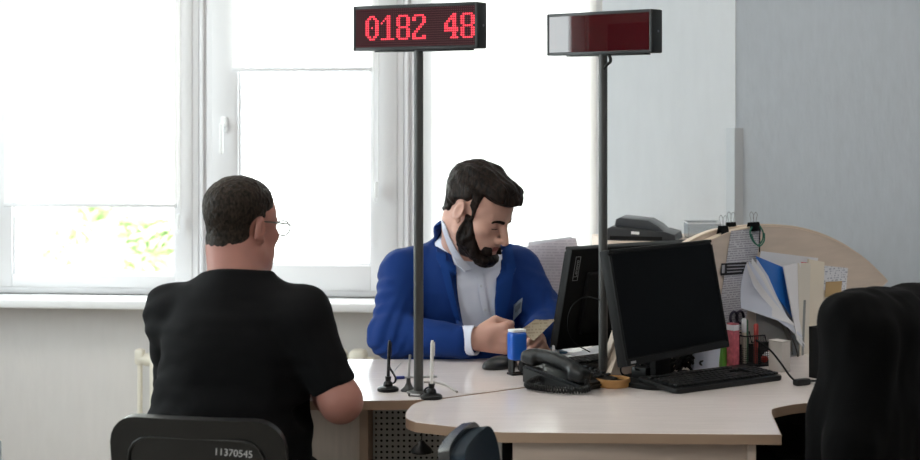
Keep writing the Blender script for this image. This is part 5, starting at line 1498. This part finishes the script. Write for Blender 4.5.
def jk_post(p, d):
    el = np.exp(-(((p-V3(*re_))**2).sum(1))/.010)+np.exp(-(((p-V3(*le_))**2).sum(1))/.010)
    fold = np.sin((p[:, 0]*1.1-p[:, 2]*.75+p[:, 1]*.3)*150+3*noise(p, (14, 14, 14), 3))
    d = d+.0050*noise(p, (17, 14, 17), 21)+.0022*noise(p, (45, 45, 32), 22)
    d = d+.0035*fold*np.clip(el, 0, 1)
    arm = sstep(-p[:, 0], .19, .22)*sstep(p[:, 2], .86, .9)*sstep(1.0-p[:, 2], 0, .03)
    return d+.003*arm*np.sin(p[:, 2]*120+p[:, 1]*60)
jk.post = jk_post
jacket = mesh_sdf('jacket', jk, (-.34, 4.56, .50), (.38, 5.22, 1.16), .0042, M_jacket, ofc, origin=OO, relax=2)
bt_j = bvh_of(jacket, OO)
M_jacket_lit = mat('jacket_blue_lit', '#0c3678', .8, spec=.2, sheen=.04, bump=.12, bscale=260)  # same cloth as the jacket, tinted lighter: lapel shading put into the colour
# lapels: rolled strips lying on the jacket fronts
cloth_strip('lapel', bt_j, [((434, 226), (443.5, 220)), ((435, 240), (448, 238)), ((437, 252), (453, 256)), ((436, 258), (455, 266)), ((441, 268), (457, 278)), ((448, 295), (461, 306)), ((454, 316), (463, 322)), ((460, 328), (463.5, 329))], lambda t: .010+.008*t, .008, M_jacket_lit, 5, 4)
cloth_strip('lapel', bt_j, [((504, 248), (511, 244)), ((499.5, 262), (514, 258)), ((497.5, 275), (516, 268)), ((496, 288), (513, 276)), ((495.5, 305), (509, 300)), ((496, 328), (502, 326)), ((497, 333), (499, 332))], lambda t: .018-.006*t, .008, M_jacket_lit, 5, 4)
# name badge hanging from the lapel
bd = drape(bt_j, [((514, 305), (522.5, 297.5)), ((513, 321), (521, 312))], .008, m=2)
bm = BM(); o = Vector(OO); sheet(bm, [[p-o for p in r] for r in bd], .002); bdg = obj('name_badge', bm, mat('badge_grey', '#6f7a8c', .3), ofc)
bm = BM(); q = [[p-o+Vector((0, -.0016, 0)) for p in r] for r in drape(bt_j, [((515.5, 306.5), (521, 301.5)), ((515, 313), (520, 308))], .0085, m=2)]; sheet(bm, q, .001); obj('badge_print', bm, mat('badge_dark', '#3f4756', .5), bdg)
# trousers and shoes below the desk
tr_ = Shape()
tr_.add(ell((.01, 5.04, .56), (.185, .155, .13)))
for s in (-1, 1):
    tr_.add(cap((.01+s*.09, 5.02, .54), (.01+s*.14, 4.60, .54), .095, .072), .04); tr_.add(cap((.01+s*.14, 4.60, .54), (.01+s*.15, 4.63, .10), .070, .052), .03)
mesh_sdf('trousers', tr_, (-.28, 4.46, .05), (.30, 5.24, .74), .008, M_trous, ofc, origin=OO)
for s in (-1, 1):
    sh_ = Shape().add(cap((.01+s*.15, 4.66, .052), (.01+s*.16, 4.47, .040), .048, .040)).cut(rbox((0, 4.6, -.05), (.6, .6, .052), 0), .004)
    mesh_sdf('shoe', sh_, (-.25, 4.4, 0), (.27, 4.74, .14), .007, M_blackm, ofc, origin=OO)

# ------------------------------------------------------------------ the visitor in black
vis = thing('person', 'man with cropped hair and glasses in a black T-shirt, seen from behind', 'person', (-.55, 3.72, 0))
VO_ = tuple(vis.location)
hc2 = P(240.5, 229, 3.85); yw = R(36)
fw2 = Vector((math.sin(yw)*.998, math.cos(yw)*.998, -.06))
H2 = Posed(head_shape(jowl=.006, ef=8, es=.88), axes(fw2), hc2, .965)
rs2, ls2 = Vector((-.368, 3.75, 1.000)), Vector((-.690, 3.86, .995))
re2, rw2 = Vector((-.278, 3.73, .806)), Vector((-.345, 3.99, .80))
le2, lw2 = Vector((-.695, 3.97, .81)), Vector((-.53, 4.18, .795))
nb2 = Vector((-.530, 3.80, 1.075)); nt2 = H2.out((0, -.028, -.045))
b2 = Shape(); b2.add(H2)
b2.add(cap(nb2, nt2, .066, .063), .025); b2.add(cap(nb2+Vector((0, .03, .0)), H2.out((0, .01, -.06)), .06, .05), .03)
b2.add(ell((-.535, 3.80, .90), (.155, .10, .17)), .05); b2.add(ell((-.55, 3.79, .70), (.155, .115, .17)), .06); b2.add(ell((-.56, 3.76, .54), (.16, .12, .10)), .05)
for s in (rs2, ls2): b2.add(cap(nb2-Vector((0, 0, .03)), s, .045, .05), .04)
for s, e, w in ((rs2, re2, rw2), (ls2, le2, lw2)):
    b2.add(cap(s, e, .050, .046), .03); b2.add(ell(e, (.046, .050, .049)), .02); b2.add(cap(e, e+(w-e)*.4, .047, .046), .015); b2.add(cap(e+(w-e)*.4, w, .046, .030), .02)
fist(b2, rw2+Vector((0, .01, .0)), (-.35, 1, -.1), (0, 0, -1), (-1, 0, 0), 1.0, .35)
fist(b2, lw2+Vector((0, .01, .0)), (.6, 1, -.1), (0, 0, -1), (1, 0, 0), 1.0, .35)
knees = (Vector((-.66, 4.15, .52)), Vector((-.42, 4.10, .52)))
for s, k in zip((-1, 1), knees):
    h_ = Vector((-.56+s*.09, 3.74, .52))
    b2.add(cap(h_, k, .075, .055), .04); b2.add(cap(k, (k.x, k.y-.06, .10), .052, .036), .03); b2.add(cap((k.x, k.y-.08, .06), (k.x+.02, k.y+.08, .045), .036, .028), .03)
mesh_sdf('body', b2, (-.84, 3.52, 0), (-.16, 4.42, 1.35), .0034, M_skin2, vis, origin=VO_, relax=2)
sc2 = Posed(head_shape(ears=False, jowl=.006), axes(fw2), hc2, .965)
def hair2(q):
    x, y, z = q[:, 0], q[:, 1], q[:, 2]; ax_ = np.abs(x)
    line = np.where(y > .045, .070+0*y, np.where(y > .008, .040-(.03-y)*.4, .006))
    line = np.where(y < -.012, -.034-(-.012-y)*.30, line)
    cov = sstep(z-line, -.012, .040)
    ear = np.sqrt((ax_-.08)**2+(y+.010)**2+((z-.0)*.85)**2)
    cov = cov*sstep(ear, .024, .034)
    th = .0030+.006*sstep(z, .02, .10)
    return -.004+(th+.004+noise(q, (220, 220, 220), 5)*.0018+noise(q, (70, 70, 70), 6)*.001)*cov
nk2 = Shape().add(sc2).add(cap(nb2, nt2, .066, .063), .025).add(cap(nb2+Vector((0, .03, .0)), H2.out((0, .01, -.06)), .06, .05), .03)
mesh_sdf('hair', overlay(sc2, hair2, nk2), (hc2.x-.15, hc2.y-.16, hc2.z-.10), (hc2.x+.15, hc2.y+.16, hc2.z+.16), .0026, M_hair_g, vis, origin=VO_, relax=1)
# glasses
gl = BM(); o = Vector(VO_)
for s in (-1, 1):
    tube(gl, [H2.out(q)-o for q in ((s*.0815, -.012, .022), (s*.080, .03, .020), (s*.074, .090, .016), (s*.0615, .117, .012))], .0021, 6)
    ring = [H2.out((s*(.034+.026*math.cos(a)), .119-.10*(.034+.026*math.cos(a))**2*6, .004+.019*math.sin(a)))-o for a in [k*2*PI/20 for k in range(21)]]
    tube(gl, ring, .0019, 6, 0)
tube(gl, [H2.out(q)-o for q in ((-.010, .119, .008), (0, .122, .011), (.010, .119, .008))], .0012, 6)
gls = obj('glasses', gl, mat('frame_metal', '#4a4440', .3, .8), vis)
gls['label'] = 'thin metal framed glasses'
bm = BM()
for s in (-1, 1):
    c = [bm.verts.new(H2.out((s*(.034+.025*math.cos(a)), .119-.10*(.034+.025*math.cos(a))**2*6, .004+.018*math.sin(a)))-o) for a in [k*2*PI/20 for k in range(20)]]
    bm.faces.new(c)
obj('lens', bm, glass_mat('lens_glass', '#f4f6f6', .08, .02), gls)
# black T-shirt
M_tee = mat('tshirt_black', '#0b0b0d', .9, spec=.2, bump=.12, bscale=220)
ts = Shape()
ts.add(ell((-.530, 3.795, .895), (.182, .128, .19))); ts.add(ell((-.550, 3.79, .70), (.200, .148, .19)), .07); ts.add(ell((-.555, 3.77, .56), (.195, .155, .13)), .06)
ts.add(cap(nb2-Vector((0, 0, .03)), nb2+Vector((0, .004, .018)), .088, .078), .035)
for s in (rs2, ls2): ts.add(cap(nb2-Vector((0, 0, .035)), s, .062, .064), .045)
for s, e, r1, kk in ((rs2, re2, .055, .79), (ls2, le2, .062, .97)):
    ts.add(cap(s, s+(e-s)*kk, .066, r1), .035)
up2 = (nt2-nb2).normalized()
ts.cut(cap(nb2+up2*.045+Vector((0, .008, 0)), nt2+up2*.12, .072, .09), .004)
ts.cut(lambda p: np.maximum((1.117-(p[:, 1]-3.72)*.22)-p[:, 2], np.sqrt((p[:, 0]+.525)**2+(p[:, 1]-3.80)**2)-.14), .004)
# clean sleeve ends
for s, e, kk in ((rs2, re2, .79), (ls2, le2, .97)):
    d_ = (e-s).normalized(); c_ = s+(e-s)*kk
    def endcut(p, d_=V3(*d_), c_=V3(*(c_+d_*.012)), e=V3(*e)):
        pl = -((p-c_) @ d_); near = np.sqrt(((p-e)**2).sum(1))-.115
        return np.maximum(pl, near)
    ts.cut(endcut, .003)
def ts_post(p, d):
    w = .0045*noise(p, (9, 9, 20), 31)+.0022*noise(p, (20, 20, 46), 32)
    armp = sstep(-.66-p[:, 0], 0, .04)
    w = w+.0025*armp*np.sin(p[:, 2]*90+p[:, 1]*40+noise(p, (20, 20, 20), 2)*2)
    low = sstep(.80-p[:, 2], 0, .1)
    return d+w+.003*low*np.sin(p[:, 2]*75+p[:, 0]*22+noise(p, (10, 10, 10), 8)*3)
ts.post = ts_post
mesh_sdf('tshirt', ts, (-.86, 3.54, .46), (-.20, 4.06, 1.14), .0045, M_tee, vis, origin=VO_, relax=2)
t2 = Shape(); t2.add(ell((-.56, 3.76, .55), (.180, .15, .11)))
for s, k in zip((-1, 1), knees):
    t2.add(cap((-.56+s*.09, 3.74, .53), (k.x, k.y, k.z+.01), .092, .072), .04); t2.add(cap((k.x, k.y, k.z+.01), (k.x, k.y-.06, .10), .07, .052), .03)
mesh_sdf('trousers', t2, (-.80, 3.56, .04), (-.28, 4.28, .70), .008, mat('jeans_dark', '#1b1f28', .85), vis, origin=VO_)
for k in knees:
    sh_ = Shape().add(cap((k.x, k.y-.09, .052), (k.x+.02, k.y+.10, .040), .048, .040)).cut(rbox((0, 4.1, -.05), (1.6, .9, .052), 0), .004)
    mesh_sdf('shoe', sh_, (k.x-.10, k.y-.20, 0), (k.x+.12, k.y+.2, .14), .007, M_blackm, vis, origin=VO_)

# ------------------------------------------------------------------ the document the officer holds
hd = [P(521, 329.5, 4.545), P(535, 319.5, 4.58), P(556, 319, 4.60), P(534, 341, 4.535)]
t = thing('held_document', 'tan grey paper held in the hand of the man in blue beside the stamp', 'paper', hd[3], 0)
bm = BM(); quad_sheet(bm, [q-hd[3] for q in (hd[0], hd[1], hd[2]+Vector((.0, 0, -.0)), hd[3])], 8, .0012, .003); obj('sheet', bm, print_mat('held_print', '#b3a791', '#9a8f7c', 130, 3, .5), t)
# ------------------------------------------------------------------ light through the openings, exposure
def portal(name, c, w, h, rot):
    l = bpy.data.lights.new(name, 'AREA'); l.shape = 'RECTANGLE'; l.size = w; l.size_y = h; l.cycles.is_portal = True
    o = bpy.data.objects.new(name, l); COL.objects.link(o); o.location = c; o.rotation_euler = rot
for i, w in enumerate(wins):
    c = WO+we*((w[0]+w[1])/2)+Vector((math.sin(WA), math.cos(WA), 0))*.2
    portal('window_portal', (c.x, c.y, (z_b+z_t)/2), w[1]-w[0], z_t-z_b, (R(-90), 0, -WA))
portal('window_portal', (XL-.2, (LW0+LW1)/2, (LZ0+LZ1)/2), LW1-LW0, LZ1-LZ0, (R(90), 0, R(-90)))
portal('window_portal', (XL-.2, (1.2+2.45)/2, (LZ0+LZ1)/2), 1.25, LZ1-LZ0, (R(90), 0, R(-90)))
S.view_settings.view_transform = 'Standard'; S.view_settings.look = 'None'; S.view_settings.gamma = 1
S.view_settings.exposure = 0.38
S.cycles.use_denoising = True
S.cycles.max_bounces = 10; S.cycles.diffuse_bounces = 5; S.cycles.glossy_bounces = 4; S.cycles.transparent_max_bounces = 12
S.cycles.sample_clamp_indirect = 8
S.cycles.caustics_reflective = False; S.cycles.caustics_refractive = False
